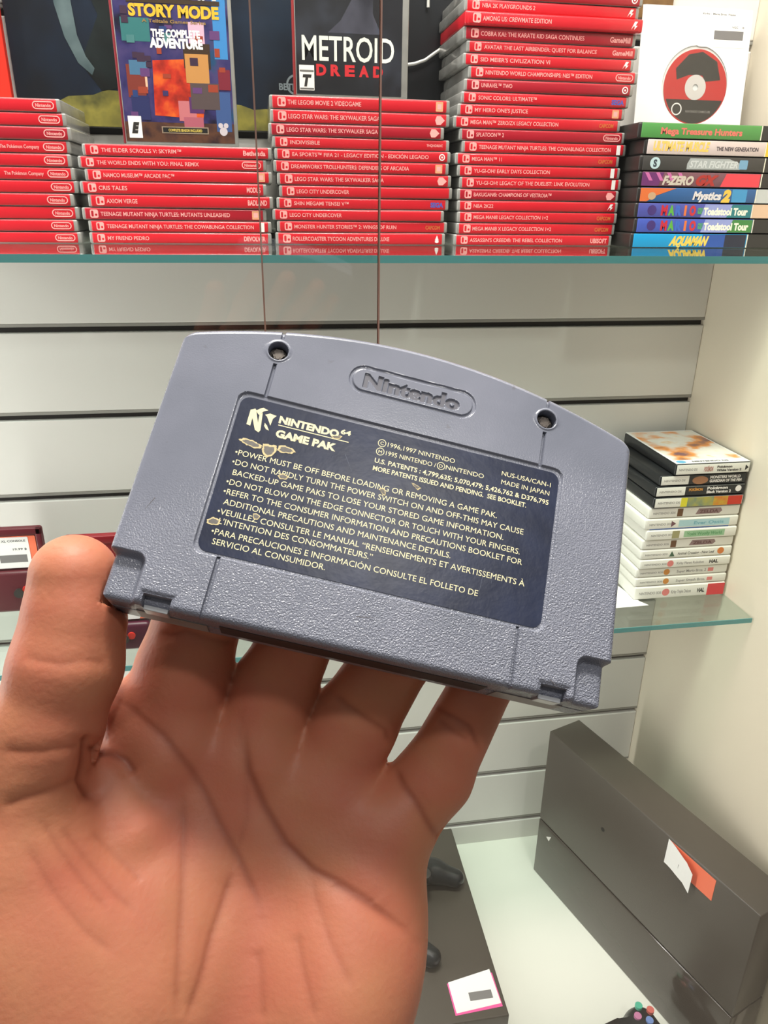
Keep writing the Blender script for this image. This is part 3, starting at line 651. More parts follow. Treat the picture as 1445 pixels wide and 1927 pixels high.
        pr_('spine_art', box(L*.30, -h*.42, .12, L*.37, h*.42, .2), C('yellow_art', 225, 215, 50)); pr_('spine_art', box(L*.37, -h*.42, .12, L*.66, h*.42, .2), cover_mat('teal_gold_art', [(70, 120, 130), (160, 160, 90), (190, 170, 60)], 60)); pr_('spine_art', box(L*.66, -h*.42, .12, L*.82, h*.42, .2), cover_mat('lime_art', [(190, 190, 50), (210, 90, 40)], 90)); pr_('spine_art', box(L*.82, -h*.42, .12, L*.98, h*.42, .2), C('red_art', 200, 50, 30))
    elif kind == 'b':
        if i == 11: pr_('emblem', disc(L*.46, -h*.05, L*.09, .2, .26, ry=h*.38), C('copper_mark', 165, 115, 80)); ttl = ('MONSTERS WORLD', 'GUARDIAN OF THE PEN')
        else: pr_('emblem', text('POKÉMON', L*.37, L*.52, h*.12, h*.26, .25, .04), C('gold_mark', 215, 150, 60)); ttl = ('Pokémon', 'Black Version 2'); pr_('figure_mark', disc(L*.92, h*.05, h*.3, .2, .26), M_white)
        pr_('title_lettering', text(ttl[0], L*.57, L*(.80 if i == 10 else .92), h*.20, h*.26, .25, .04), M_white); pr_('title_lettering', text(ttl[1], L*.57, L*(.84 if i == 10 else .94), -h*.16, h*.26, .25, .04), M_white)
    if i == 12:
        build('sleeve_top', *box(xl+1, yy+1, z0+h-.1, xr-1, yy+131, z0+h+.25), M_paper, t)
        ft = frame((xl, yy, z0+h+.26), (1, 0, 0), (0, 1, 0), (0, 0, 1))
        build('cover', *box(4, 14, 0, L-3, 128, .1), cover_mat('swirl_art', [(120, 85, 90), (232, 150, 70), (232, 226, 215), (238, 236, 228), (240, 185, 80)], 26), t, frame=ft)
        build('round_sticker', *disc(10, 7, 6, .1, .2, 24, ry=4.5), C('sticker_blue', 100, 175, 215), t, frame=ft)
        build('cover_lettering', *text('NINTENDO DS', 24, 70, 7, 4, .15, .03), C('ink_dark2', 60, 55, 55), t, frame=ft)
        pr_('title_lettering', text('Pokémon', L*.55, L*.75, h*.16, h*.2, .25, .04), C('ink_dark2', 60, 55, 55)); pr_('title_lettering', text('White Version 2', L*.55, L*.88, -h*.14, h*.2, .25, .04), C('ink_dark2', 60, 55, 55)); pr_('emblem', text('POKÉMON', L*.38, L*.50, 0, h*.4, .25, .05), C('rose_ink', 190, 140, 130)); pr_('end_mark', prism([(L*.93, -h*.25), (L*.93, h*.25), (L*.975, 0)], .12, .2), M_black)
# loose paper on the lower shelf
pp = [atZ(1213, 1138, Z2)[:2], atZ(1160, 1072, Z2)[:2], (375, 830), (330, 745)]
sp = build('paper_sheet', *prism([(float(a), float(b)) for a, b in [(452, 736), (445, 744+3), (436, 790), (340, 800), (340, 733)]], Z2+.1, Z2+.5), M_paper); tag(sp, 'blank white sheet of paper lying beside the handheld case stack', 'paper')

# ------------------------------------------------------------------ maroon handhelds at the left
def handheld(x0, y, label, w, hb, ht, red):
    M_mar = C('maroon_shell%d' % red, *((92, 26, 36) if not red else (128, 14, 26)))
    t = empty('handheld_console', (x0+w/2, y+35, Z2)); tag(t, label, 'handheld console')
    base = build('base', *box(x0, y, Z2+.2, x0+w-(18 if not red else 6), y+18, Z2+hb, 4), C('maroon_base%d' % red, *((84, 26, 36) if not red else (72, 12, 40))), t, True, None, 40)
    lid = build('lid', *box(x0, y+6, Z2+hb+1.5, x0+w, y+15, Z2+ht, 3.5), M_mar, t, True, None, 40)
    build('lid_frame', *merge(box(x0, y+3.5, Z2+ht-9, x0+w, y+8, Z2+ht, 1.5), box(x0+w-7, y+3.5, Z2+hb+1.5, x0+w, y+8, Z2+ht, 1.5)), M_mar, lid, True, None, 40)
    build('hinge', *box(x0+8, y+6, Z2+hb-1, x0+w-18, y+14, Z2+hb+3, 1.5), C('maroon_dark', 60, 14, 24), t, True, None, 40)
    f = front(x0, y, Z2)
    build('stick', *disc(w-34, hb*.5, 5.5, 0, 4), M_black, base, frame=f)
    build('button', *disc(w-26, hb*.58, 4, 0, 2), C('button_red', 200, 45, 35), base, frame=f)
    fl = front(x0, y+6, Z2)
    s0, s1 = hb+3, min(ht-10, hb+58)
    build('price_sticker', *rrect(4, s0, w-8, s1, 1.5, 0, .4), M_orange, lid, frame=fl)
    build('price_label', *rrect(4, s0, w-16, s1-1, 1.5, .42, .7), M_paper, lid, frame=fl)
    k = (s1-s0)
    build('barcode', *box(w-50, s0+k*.18, .72, w-20, s0+k*.42, .8), M_bar, lid, frame=fl)
    build('small_print', *text('N 3DS XL CONSOLE', w-58, w-19, s1-k*.14, 2.6, .78, .02), C('ink_grey', 90, 90, 90), lid, frame=fl)
    build('small_print', *text('19.99 $', w-34, w-19, s1-k*.40, 2.6, .78, .02), C('ink_grey', 90, 90, 90), lid, frame=fl)
    return t
handheld(-377, 822, 'maroon open handheld with a price sticker, left of the thumb tip', 113, 53, 106, 0)
handheld(-213, 720, 'red maroon handheld with a price sticker, seen between thumb and grey cartridge', 82, 33, 136, 1)

# ------------------------------------------------------------------ consoles on the cabinet base
M_gloss = mat('console_gloss', srgb(66, 60, 54), .12, coat=.3)  # console blacks lifted: reflected haze is put into both base colours
M_matte = mat('console_matte', srgb(74, 68, 61), .38, noise=.03, nscale=40)
M_seam = C('seam_black', 18, 17, 16)
t = empty('game_console', (450, 690, ZF)); tag(t, 'large black console standing on its side at the right wall, orange sticker on it', 'game console')
fb = frame((388, 834, ZF), (.335, -.942, 0), (0, 0, 1), (-.942, -.335, 0))   # u along the length, v up, w out of the big face
build('body', *box(0, 110, -57, 350, 276, 0, 1.5), M_matte, t, True, fb, 40)
build('lower_body', *box(0, .3, -57, 350, 107.5, 0, 1.5), M_gloss, t, True, fb, 40)
build('seam', *box(2, 107.5, -55, 348, 110, -2.5), M_seam, t, frame=fb)
build('corner_mark', *prism([(20, 88), (30, 96), (26, 84)], 0, .3), M_white, t, frame=fb)
build('port', *disc(123, 196, 3.2, 0, .3), M_seam, t, frame=fb)
build('seam', *prism([(60, 276.3), (62, 276.3), (350, 276.3), (350, 276)], 0, .1), M_seam, t, frame=fb)
stk = build('price_sticker', *prism([(226, 272), (293, 272), (293, 240), (226, 240)], 0, .4), M_orange, t, frame=fb)
curl = []
for k in range(9):
    a = k/8; u = 224+44*a; wv = .6+3.0*math.sin(a*2.2)**2+5*a*a; curl.append((u, wv, 273-6*a-26*max(0, a-.75)))
V = []; Fc = []
for u, wv, top in curl: V += [(u, top, wv), (u, top-38+8*(u-224)/44, wv+.8)]
for k in range(8): Fc.append([2*k, 2*k+1, 2*k+3, 2*k+2])
build('peeling_label', V, Fc, M_paper, stk, frame=fb)
build('barcode', *prism([(246, 254), (258, 252), (258, 240), (246, 242)], 4.6, 4.8), M_bar, stk, frame=fb)

t = empty('game_console', (117, 730, ZF)); tag(t, 'flat black console lying at the bottom behind the hand, pink edged sticker on it', 'game console')
build('body', *box(-28, 580, ZF+28, 262, 885, ZF+55, 2), M_matte, t, True, None, 40)
build('lower_body', *box(-26, 583, ZF+.3, 260, 882, ZF+25.5, 2), M_gloss, t, True, None, 40)
build('seam', *box(-20, 588, ZF+25.5, 254, 878, ZF+28), M_seam, t)
fz = frame((0, 0, ZF+55), (1, 0, 0), (0, 1, 0), (0, 0, 1))
stk = build('price_sticker', *prism([(194, 631), (256, 637), (257, 592), (195, 589)], 0, .3), M_pink, t, frame=fz)
build('price_label', *prism([(195.5, 632), (254, 642), (256, 596), (197, 591.5)], .3, .7), M_paper, stk, frame=fz)
build('barcode', *box(218, 604, .72, 248, 615, .8), M_bar, stk, frame=fz)

def rcone(P, a, b, ra, rb):
    a = np.array(a, float); b = np.array(b, float); ab = b-a; L2 = ab@ab
    t = np.clip(((P[0]-a[0])*ab[0]+(P[1]-a[1])*ab[1]+(P[2]-a[2])*ab[2])/L2, 0, 1)
    return np.sqrt((P[0]-a[0]-t*ab[0])**2+(P[1]-a[1]-t*ab[1])**2+(P[2]-a[2]-t*ab[2])**2)-(ra+t*(rb-ra))
def smin(a, b, k):
    h = np.clip(.5+.5*(b-a)/k, 0, 1); return b*(1-h)+a*h-k*h*(1-h)

def gamepad(cx, cy, z, ang, label):
    t = empty('game_controller', (cx, cy, z)); tag(t, label, 'game controller')
    c, s = math.cos(ang), math.sin(ang)
    fr2 = frame((cx, cy, z), (c, s, 0), (-s, c, 0), (0, 0, 1))
    def fn(X, Y, Z):
        P = (X, Y, Z); d = rcone(P, (-42, 8, 26), (42, 8, 26), 17, 17)
        d = smin(d, rcone(P, (-40, 0, 28), (40, 0, 28), 18, 18), 10)
        for sg in (-1, 1): d = smin(d, smin(rcone(P, (sg*52, 12, 26), (sg*62, -20, 21), 22, 16), rcone(P, (sg*62, -20, 21), (sg*66, -52, 15), 16, 13), 10), 10)
        d = smin(d, np.maximum(np.abs(Z-30)-12, np.sqrt(np.maximum((np.abs(X)-20), 0)**2+(Y-8)**2)-18), 6)
        return np.maximum(d, -Z+1)
    V, Q = surface_nets(fn, (-92, -72, -1), (92, 40, 56), 2.5)
    V = V @ fr2[:, :3].T+fr2[:, 3]
    big_mesh('body', V, Q, M_bcase, t)
    for sg in (-1, 1):
        st = build('thumbstick', *merge(disc(sg*26, -14, 5, 40, 50), disc(sg*26, -14, 9.5, 49, 53)), M_black, t, True, fr2, 30)
    for k, cc in enumerate(((90, 190, 160), (215, 110, 100), (120, 150, 210), (205, 130, 170))):
        a = math.pi/2-k*math.pi/2
        build('face_button', *disc(54+10*math.cos(a), 14+10*math.sin(a), 4.6, 46, 50.5), C('btn%d' % k, *cc), t, frame=fr2)
    build('direction_pad', *merge(box(-64, 10.5, 46, -44, 17.5, 49.5), box(-57.5, 4, 46, -50.5, 24, 49.4)), M_seam, t, frame=fr2)
    build('touch_pad', *rrect(-22, 2, 22, 25, 3, 40, 43), M_seam, t, frame=fr2)
    return t
gamepad(384, 534, ZF+.5, math.radians(14), 'dark controller lying in front of the standing console, cut by the lower picture edge')
gamepad(164, 742, ZF+55.5, math.radians(62), 'black controller resting on the flat console, half hidden by the hand')

# ------------------------------------------------------------------ the cartridge
CR = np.array([[0.9567680272641084, 0.2899457441071909, 0.022943571632488946], [-0.17519712930339545, 0.6374883386200454, -0.7502763384295711], [-0.23216569059398698, 0.7138207643362207, 0.6607261221666907]])
CT = np.array([27.666097258357084, 160.36666459709053, -63.677621586659924])
FC = np.hstack([CR, CT[:, None]])
cart = empty('game_cartridge', CT); tag(cart, 'grey plastic game cartridge with a dark blue warning label, held up in the hand', 'game cartridge')

def shell_mat():
    m = bpy.data.materials.new('cartridge_grey'); m.use_nodes = True; nt = m.node_tree; p = nt.nodes['Principled BSDF']
    tc = nt.nodes.new('ShaderNodeTexCoord')
    n = nt.nodes.new('ShaderNodeTexNoise'); n.inputs['Scale'].default_value = 45; n.inputs['Detail'].default_value = 5
    r = nt.nodes.new('ShaderNodeValToRGB'); r.color_ramp.elements[0].position = .3; r.color_ramp.elements[0].color = srgb(112, 116, 129); r.color_ramp.elements[1].position = .7; r.color_ramp.elements[1].color = srgb(126, 129, 143)
    nt.links.new(tc.outputs['Object'], n.inputs[0]); nt.links.new(n.outputs[0], r.inputs[0])
    # worn, dirty specks
    n3 = nt.nodes.new('ShaderNodeTexNoise'); n3.inputs['Scale'].default_value = 230; n3.inputs['Detail'].default_value = 3
    r3 = nt.nodes.new('ShaderNodeValToRGB'); r3.color_ramp.elements[0].position = .70; r3.color_ramp.elements[0].color = (0, 0, 0, 1); r3.color_ramp.elements[1].position = .80; r3.color_ramp.elements[1].color = (.6, .6, .6, 1)
    mx = nt.nodes.new('ShaderNodeMix'); mx.data_type = 'RGBA'; mx.inputs[7].default_value = srgb(92, 88, 88)
    nt.links.new(tc.outputs['Object'], n3.inputs[0]); nt.links.new(n3.outputs[0], r3.inputs[0]); nt.links.new(r3.outputs[0], mx.inputs[0]); nt.links.new(r.outputs[0], mx.inputs[6]); nt.links.new(mx.outputs[2], p.inputs['Base Color'])
    p.inputs['Roughness'].default_value = .22; p.inputs['Specular IOR Level'].default_value = .55
    v = nt.nodes.new('ShaderNodeTexNoise'); v.inputs['Scale'].default_value = 2700; v.inputs['Detail'].default_value = 1.5
    b = nt.nodes.new('ShaderNodeBump'); b.inputs['Strength'].default_value = .6; b.inputs['Distance'].default_value = .00046
    sz = nt.nodes.new('ShaderNodeSeparateXYZ'); mr = nt.nodes.new('ShaderNodeMapRange'); mr.inputs[1].default_value = -.100; mr.inputs[2].default_value = -.055; mr.inputs[3].default_value = 1.0; mr.inputs[4].default_value = .05
    nt.links.new(tc.outputs['Object'], sz.inputs[0]); nt.links.new(sz.outputs[2], mr.inputs[0]); nt.links.new(mr.outputs[0], b.inputs['Strength'])
    nt.links.new(tc.outputs['Object'], v.inputs[0]); nt.links.new(v.outputs[0], b.inputs['Height']); nt.links.new(b.outputs[0], p.inputs['Normal'])
    return m
M_cart = shell_mat()

def fine(lo, hi, step): return np.arange(lo, hi+1e-6, step)
def seg(lines, lo, hi, coarse):
    s = [np.arange(lo, hi+1e-6, coarse)]+[fine(*l) for l in lines]; a = np.unique(np.round(np.concatenate(s), 3))
    a = a[(a >= lo) & (a <= hi)]; keep = [a[0]]
    for v in a[1:]:
        if v-keep[-1] > .07: keep.append(v)
    keep[-1] = a[-1]; return np.array(keep)
us_ = []
for sg in (-1, 1):
    for l in ((32.0, 37.6, .15), (39.8, 42.2, .2), (47.2, 50.9, .12), (55.5, 58, .12)):
        us_.append((min(sg*l[0], sg*l[1]), max(sg*l[0], sg*l[1]), l[2]))
us_.append((-16.6, 16.6, .125))
U = seg(us_, -58, 58, .55)
Vlow = seg([(-37.5, -34.0, .12), (-29, -22.8, .15), (17.0, 19.2, .15), (24.8, 26, .14)], -37.5, 26, .6)
T = np.linspace(0, 1, 106)[1:]; T = np.where(T > .9, T, T)
def vtop(u):
    v = 41.2-.0033*u**2; a = np.abs(u); r = 3.2
    return np.where(a > 58-r, v-(r-np.sqrt(np.maximum(r*r-(a-(58-r))**2, 0))), v)
def vbot(u):
    a = np.abs(u); r = 2.2
    return np.where(a > 58-r, -37.5+(r-np.sqrt(np.maximum(r*r-(a-(58-r))**2, 0))), -37.5)
UU, VV = [], []
for v in Vlow:
    vb = vbot(U); tt = (v+37.5)/(26+37.5); VV.append(vb+(26-vb)*tt if v < -30 else np.full_like(U, v)); 
for k, v in enumerate(Vlow):
    if v < -30: w = (v+37.5)/7.5; VV[k] = vbot(U)*(1-w)+(-30)*w
for t_ in T: VV.append(26+(vtop(U)-26)*t_)
VV = np.array(VV); UU = np.tile(U, (len(VV), 1))
narrow = np.clip((-26.6-VV)/.8, 0, 1); ear = np.abs(UU) > 50.5
UX = np.where(ear, np.sign(UU)*(50.5+(np.abs(UU)-50.5)*(7.5-.9*narrow)/7.5), UU)
def ss(x, a, b): t = np.clip((x-a)/(b-a), 0, 1); return t*t*(3-2*t)
def cart_height(u, v, mask):
    a = np.abs(u)
    h = np.zeros_like(u)
    # outline rounding
    hw = 58-.9*np.clip((-26.6-v)/.8, 0, 1)
    dist = np.minimum(np.minimum(vtop(u)-v, v-vbot(u)), hw-a); R1 = 1.6
    dd = np.clip(dist, 0, R1); rnd = -(R1-np.sqrt(np.maximum(R1*R1-(R1-dd)**2, 0)))
    # ears
    ax_, ay_ = a-50.0, -27.0-v; de = np.where((ax_ < 2) & (ay_ < 2), 2-np.hypot(np.minimum(ax_-2, 0), np.minimum(ay_-2, 0)), np.minimum(ax_, ay_))
    h += -2.6*ss(de, -.7, .8)
    # clip notch
    dn = np.minimum(np.minimum(a-41.9, 47.9-a), -35.0-v); h += -2.4*ss(dn, -.05, .12)-.5*ss(dn, -1.1, .0)
    # seams
    gr = (np.abs(a-34.75) < 5)
    gd = .36-np.abs(a-34.75)
    on = (v > 34.4) | ((v < 27.2) & (v > 17.9)) | (v < -23.4)
    h += np.where(on & gr, -.9*ss(gd, -.10, .10), 0)
    # screw holes with raised rim
    rs = np.sqrt((a-34.8)**2+(v-30.85)**2)
    h += .22*np.exp(-((rs-2.75)/.28)**2)
    h = np.where(rs < 2.45, -3.4*ss(2.45-rs, 0, .22), h)
    # label recess
    qx = np.maximum(a-(40.9-2.6), 0); cy, hy = (18.0-23.6)/2, (18.0+23.6)/2; qy = np.maximum(np.abs(v-cy)-(hy-2.6), 0)
    dl = 2.6-np.sqrt(qx**2+qy**2); h += -.55*ss(dl, -.15, .2)
    # stadium ring
    sx = np.maximum(np.abs(u)-12.4, 0); ds = np.sqrt(sx**2+(v-29.1)**2)
    h += -.40*ss(.42-np.abs(ds-3.45), -.14, .14)
    h += -.42*mask
    return h+rnd
# engraved lettering: rasterise the letters
TV, TF = text('Nintendo', -12.6, 12.2, 29.1, 3.7, 0, .055)
gx0, gx1, gy0, gy1, gs = -16, 16, 25, 33, .035
nx, ny = int((gx1-gx0)/gs), int((gy1-gy0)/gs); bm_ = np.zeros((ny, nx))
for f in TF:
    P = TV[f][:, :2]
    for k in range(1, len(f)-1):
        A, B, Cc = P[0], P[k], P[k+1]
        x0 = max(int((min(A[0], B[0], Cc[0])-gx0)/gs)-1, 0); x1 = min(int((max(A[0], B[0], Cc[0])-gx0)/gs)+2, nx)
        y0 = max(int((min(A[1], B[1], Cc[1])-gy0)/gs)-1, 0); y1 = min(int((max(A[1], B[1], Cc[1])-gy0)/gs)+2, ny)
        if x1 <= x0 or y1 <= y0: continue
        gxx, gyy = np.meshgrid(gx0+gs*(np.arange(x0, x1)+.5), gy0+gs*(np.arange(y0, y1)+.5))
        e = lambda p, q_: (q_[0]-p[0])*(gyy-p[1])-(q_[1]-p[1])*(gxx-p[0])
        a_, b_, c_ = e(A, B), e(B, Cc), e(Cc, A)
        bm_[y0:y1, x0:x1] = np.maximum(bm_[y0:y1, x0:x1], ((a_ >= 0) & (b_ >= 0) & (c_ >= 0)) | ((a_ <= 0) & (b_ <= 0) & (c_ <= 0)))
for _ in range(3):
    for ax in (0, 1): bm_ = (np.roll(bm_, 1, ax)+np.roll(bm_, -1, ax)+bm_)/3
ix = np.clip(((UU-gx0)/gs).astype(int), 0, nx-1); iy = np.clip(((VV-gy0)/gs).astype(int), 0, ny-1)
MASK = bm_[iy, ix]*((UU > gx0) & (UU < gx1) & (VV > gy0) & (VV < gy1))
HH = cart_height(UX, VV, MASK)
nr, nc = UU.shape
P3 = np.stack([UX, VV, HH], -1).reshape(-1, 3)
ii = np.arange(nr*nc).reshape(nr, nc)
Q = np.stack([ii[:-1, :-1], ii[:-1, 1:], ii[1:, 1:], ii[1:, :-1]], -1).reshape(-1, 4)
loop = np.concatenate([ii[0, :-1], ii[:-1, -1], ii[-1, :0:-1], ii[:0:-1, 0]])
prev = loop; allV = [P3]; base_n = len(P3); Qs = [Q]
for (w_, ins) in ((-8.3, 0.0), (-8.6, .5), (-9.2, .5), (-9.5, 0.0), (-17.2, 0.0), (-18.0, .9)):
    ring_ = P3[loop].copy(); ring_[:, 2] = w_; ring_[:, :2] *= (1-ins/50.0)
    cur = base_n+np.arange(len(loop)); base_n += len(loop); allV.append(ring_)
    Qs.append(np.stack([prev, np.roll(cur, 0), np.roll(cur, -1), np.roll(prev, -1)], 1)); prev = cur
# flat far side: a fan as quads towards the mid line
cen = np.array([[0, 1.0, -18.0]]); allV.append(cen); c0 = base_n
m_ = len(prev)//2*2
Qs.append(np.array([[prev[(k+2) % m_] if k+2 < m_ else prev[0], prev[k+1], prev[k], c0] for k in range(0, m_, 2)])[:, ::-1])
AV = np.concatenate(allV) @ CR.T+CT
sh_ = big_mesh('shell', AV, np.concatenate(Qs), M_cart, cart, True, 38)

def cpart(nm, geo, m, parent=cart, smooth=False): return build(nm, *geo, m, parent, smooth, FC, 40 if smooth else None)
# screws
for sx in (-34.8, 34.8):
    s = cpart('screw', merge(disc(sx, 30.85, 2.15, -3.3, -2.2, 32)), mat('screw_black', srgb(40, 36, 34), .35, metal=.6))
    cpart('screw_head', merge(disc(sx, 30.85, 1.35, -2.2, -1.5, 24), *[disc(sx+1.25*math.cos(a), 30.85+1.25*math.sin(a), .32, -2.2, -1.5, 10) for a in np.linspace(0, 2*math.pi, 7)[:-1]]), mat('screw_metal', srgb(92, 84, 78), .5, metal=.3, noise=.5, nscale=2500), s)
# metal clip plates in the bottom notches, and the connector mouth
for sg in (-1, 1): cpart('clip_plate', box(min(sg*42.2, sg*47.6), -38.0, -7.5, max(sg*42.2, sg*47.6), -36.9, -2.6, .2), mat('clip_grey', srgb(165, 168, 172), .3))
cpart('connector_opening_shade', box(-31, -37.62, -13.5, 31, -37.2, -5.0), mat('slot_dark', srgb(26, 24, 26), .6))  # flat dark plate, no recess: inner shade put into its colour
for sg in (-1, 1): cpart('underside_strip', box(min(sg*34, sg*50), -37.7, -16, max(sg*34, sg*50), -37.3, -7.8), mat('underside', srgb(128, 124, 120), .5))
# label
def label_mat():
    m = bpy.data.materials.new('label_navy'); m.use_nodes = True; nt = m.node_tree; p = nt.nodes['Principled BSDF']
    tc = nt.nodes.new('ShaderNodeTexCoord'); n = nt.nodes.new('ShaderNodeTexNoise'); n.inputs['Scale'].default_value = 90; n.inputs['Detail'].default_value = 5
    r = nt.nodes.new('ShaderNodeValToRGB'); r.color_ramp.elements[0].position = .3; r.color_ramp.elements[0].color = srgb(26, 32, 52); r.color_ramp.elements[1].position = .75; r.color_ramp.elements[1].color = srgb(38, 46, 72)
    nt.links.new(tc.outputs['Object'], n.inputs[0]); nt.links.new(n.outputs[0], r.inputs[0]); nt.links.new(r.outputs[0], p.inputs['Base Color'])
    p.inputs['Roughness'].default_value = .32; p.inputs['Specular IOR Level'].default_value = .3
    v = nt.nodes.new('ShaderNodeTexNoise'); v.inputs['Scale'].default_value = 260; v.inputs['Detail'].default_value = 3; v.inputs['Roughness'].default_value = .6
    b = nt.nodes.new('ShaderNodeBump'); b.inputs['Strength'].default_value = .35; b.inputs['Distance'].default_value = .0002
    nt.links.new(tc.outputs['Object'], v.inputs[0]); nt.links.new(v.outputs[0], b.inputs['Height']); nt.links.new(b.outputs[0], p.inputs['Normal'])
    return m
en = cpart('engraved_lettering', text('Nintendo', -12.6, 12.2, 29.1, 3.7, -.408, .045), mat('engraving_dark_grey', srgb(92, 92, 102), .55), sh_); en['label'] = 'sunken maker name, darker grey than the shell'  # letter floors set in a darker grey than the shell
lab = cpart('warning_label', rrect(-40.1, -22.8, 40.1, 16.9, 2.4, -.53, -.42, 9), label_mat()); lab['label'] = 'dark blue sticker with cream lettering'
M_gold = mat('label_cream_ink', srgb(232, 222, 178), .42)
def ltext(s, x0, x1, y, h, bold=.0, nm='label_lettering', slope=0.0): cpart(nm, text(s, x0, x1, y, h, -.405, bold, 0, None, slope), M_gold, lab)
lines = [('•POWER MUST BE OFF BEFORE LOADING OR REMOVING A GAME PAK.', -37.9, 26.05, 2.2), ('•DO NOT RAPIDLY TURN THE POWER SWITCH ON AND OFF-THIS MAY CAUSE', -37.9, 33.0, -.33),
 ('BACKED-UP GAME PAKS TO LOSE YOUR STORED GAME INFORMATION.', -37.1, 28.4, -2.88), ('•DO NOT BLOW ON THE EDGE CONNECTOR OR TOUCH WITH YOUR FINGERS.', -37.9, 32.8, -5.44),
 ('•REFER TO THE CONSUMER INFORMATION AND PRECAUTIONS BOOKLET FOR', -37.9, 33.7, -7.9), ('ADDITIONAL PRECAUTIONS AND MAINTENANCE DETAILS.', -37.2, 16.6, -10.38),
 ('•VEUILLEZ CONSULTER LE MANUAL “RENSEIGNEMENTS ET AVERTISSEMENTS À', -37.9, 35.0, -12.9), ("L'INTENTION DES CONSOMMATEURS.”", -37.0, -1.2, -15.15),
 ('•PARA PRECAUCIONES E INFORMACIÓN CONSULTE EL FOLLETO DE', -37.9, 24.4, -17.8), ('SERVICIO AL CONSUMIDOR.', -37.1, -11.2, -20.1)]
for s, a, b, y in lines: ltext(s, a, b, y, 1.48, .0)
ltext('NINTENDO', -30.1, -15.4, 13.05, 1.85, .05); ltext('64', -15.1, -12.6, 13.9, 1.25, .035); ltext('GAME PAK', -30.0, -15.3, 9.35, 1.9, .05)
cpart('label_rule', box(-30.0, 11.38, -.42, -12.7, 11.60, -.39), M_gold, lab)
ltext('1996,1997 NINTENDO', -3.3, 13.6, 13.5, 1.22, .0); ltext('1995 NINTENDO /', -3.3, 9.2, 11.2, 1.22, .0); ltext('NINTENDO', 11.7, 21.3, 11.4, 1.22, .0)
for (cx_, cy_, ch) in ((-4.75, 13.45, 'C'), (-4.75, 11.15, 'M'), (10.45, 11.3, 'D')):
    cpart('label_lettering', merge(ring(cx_, cy_, .86, 1.02, -.42, -.395, 24), text(ch, cx_-.42, cx_+.42, cy_, .85, -.4, 0)), M_gold, lab)
ltext('U.S. PATENTS : 4,799,635; 5,070,479; 5,426,762 & D376,795', -5.6, 38.2, 8.7, 1.25, .015); ltext('MORE PATENTS ISSUED AND PENDING.  SEE BOOKLET.', -5.6, 32.8, 6.6, 1.25, .015)
ltext('NUS-USA/CAN-1', 25.6, 38.2, 13.45, 1.25, .0); ltext('MADE IN JAPAN', 25.8, 38.1, 11.15, 1.25, .0)
logo = [[(-37.29, 9.72), (-37.29, 13.65), (-36.29, 14.24), (-35.85, 13.81), (-35.79, 13.37), (-34.75, 10.73), (-34.94, 12.91), (-34.31, 13.58), (-33.71, 8.98), (-34.03, 8.36), (-34.99, 8.78), (-36.34, 11.7), (-36.31, 9.55)],
 [(-35.9, 13.8), (-35.27, 14.49), (-34.45, 14.94), (-33.23, 14.61), (-34.21, 14.03), (-34.62, 13.31), (-35.03, 12.83), (-35.58, 13.28)],
 [(-33.66, 13.27), (-32.56, 13.89), (-30.94, 13.67), (-31.59, 12.73), (-31.76, 10.78), (-32.34, 11.76), (-33.11, 12.91)],
 [(-33.2, 11.16), (-32.54, 10.65), (-31.75, 9.46), (-32.55, 9.66), (-33.13, 10.34)]]
cpart('label_emblem', merge(*[prism(p, -.42, -.39) for p in logo]), M_gold, lab)
# scraped patches
M_chip = mat('bare_paper_grey', srgb(104, 100, 96), .6, noise=.35, nscale=1200); M_chipedge = mat('torn_edge_cream', srgb(205, 188, 140), .6, noise=.3, nscale=1500)
def chip(pts, jag=.25, seed=1):
    rd = random.Random(seed); out = []
    n = len(pts)
    for i in range(n):
        a = np.array(pts[i]); b = np.array(pts[(i+1) % n]); k = max(2, int(np.linalg.norm(b-a)/.35))
        for j in range(k): p = a+(b-a)*j/k; out.append((p[0]+rd.uniform(-jag, jag), p[1]+rd.uniform(-jag, jag)))
    cpart('worn_patch', prism(out, -.41, -.375), M_chipedge, lab)
    c_ = np.mean(pts, 0); inn = [(c_[0]+(p[0]-c_[0])*.72+rd.uniform(-.06, .06), c_[1]+(p[1]-c_[1])*.66) for p in out]
    cpart('worn_patch', prism(inn, -.375, -.36), M_chip, lab)
chip([(-38.0, 5.45), (-36.6, 6.15), (-34.2, 5.9), (-32.4, 5.2), (-32.3, 4.6), (-34, 4.1), (-36.3, 4.5)], .12, 3)
chip([(-32.2, 5.9), (-29.0, 6.1), (-28.8, 4.6), (-29.5, 3.3), (-30.5, 2.6), (-31.6, 3.3), (-32.2, 4.5)], .14, 4)
chip([(-28.6, 6.2), (-27.2, 6.7), (-25.0, 6.3), (-24.3, 5.7), (-25.2, 4.9), (-27.4, 4.7), (-28.6, 5.0)], .13, 5)
chip([(-27.1, -1.2), (-25.9, -.3), (-24.4, -.8), (-24.8, -1.7), (-26.2, -1.9)], .07, 6)
chip([(-39.6, -15.5), (-38.3, -14.6), (-36.6, -15.0), (-36.9, -16.2), (-38.2, -16.6), (-39.4, -16.3)], .1, 7)
chip([(-30.0, -11.8), (-29.2, -11.4), (-28.3, -11.9), (-28.6, -12.9), (-29.7, -12.9)], .1, 8)
chip([(-3.2, 1.5), (-2.2, 2.2), (-1.5, 1.6), (-1.3, .3), (-1.9, .2), (-2.4, 1.0)], .1, 9)
chip([(4.1, 5.2), (5.2, 5.0), (6.7, 4.4), (6.0, 3.6), (5.2, 4.2)], .08, 10)
chip([(-17.3, 12.0), (-16.2, 12.4), (-14.5, 12.7), (-14.9, 11.9), (-16.4, 11.5)], .1, 11)
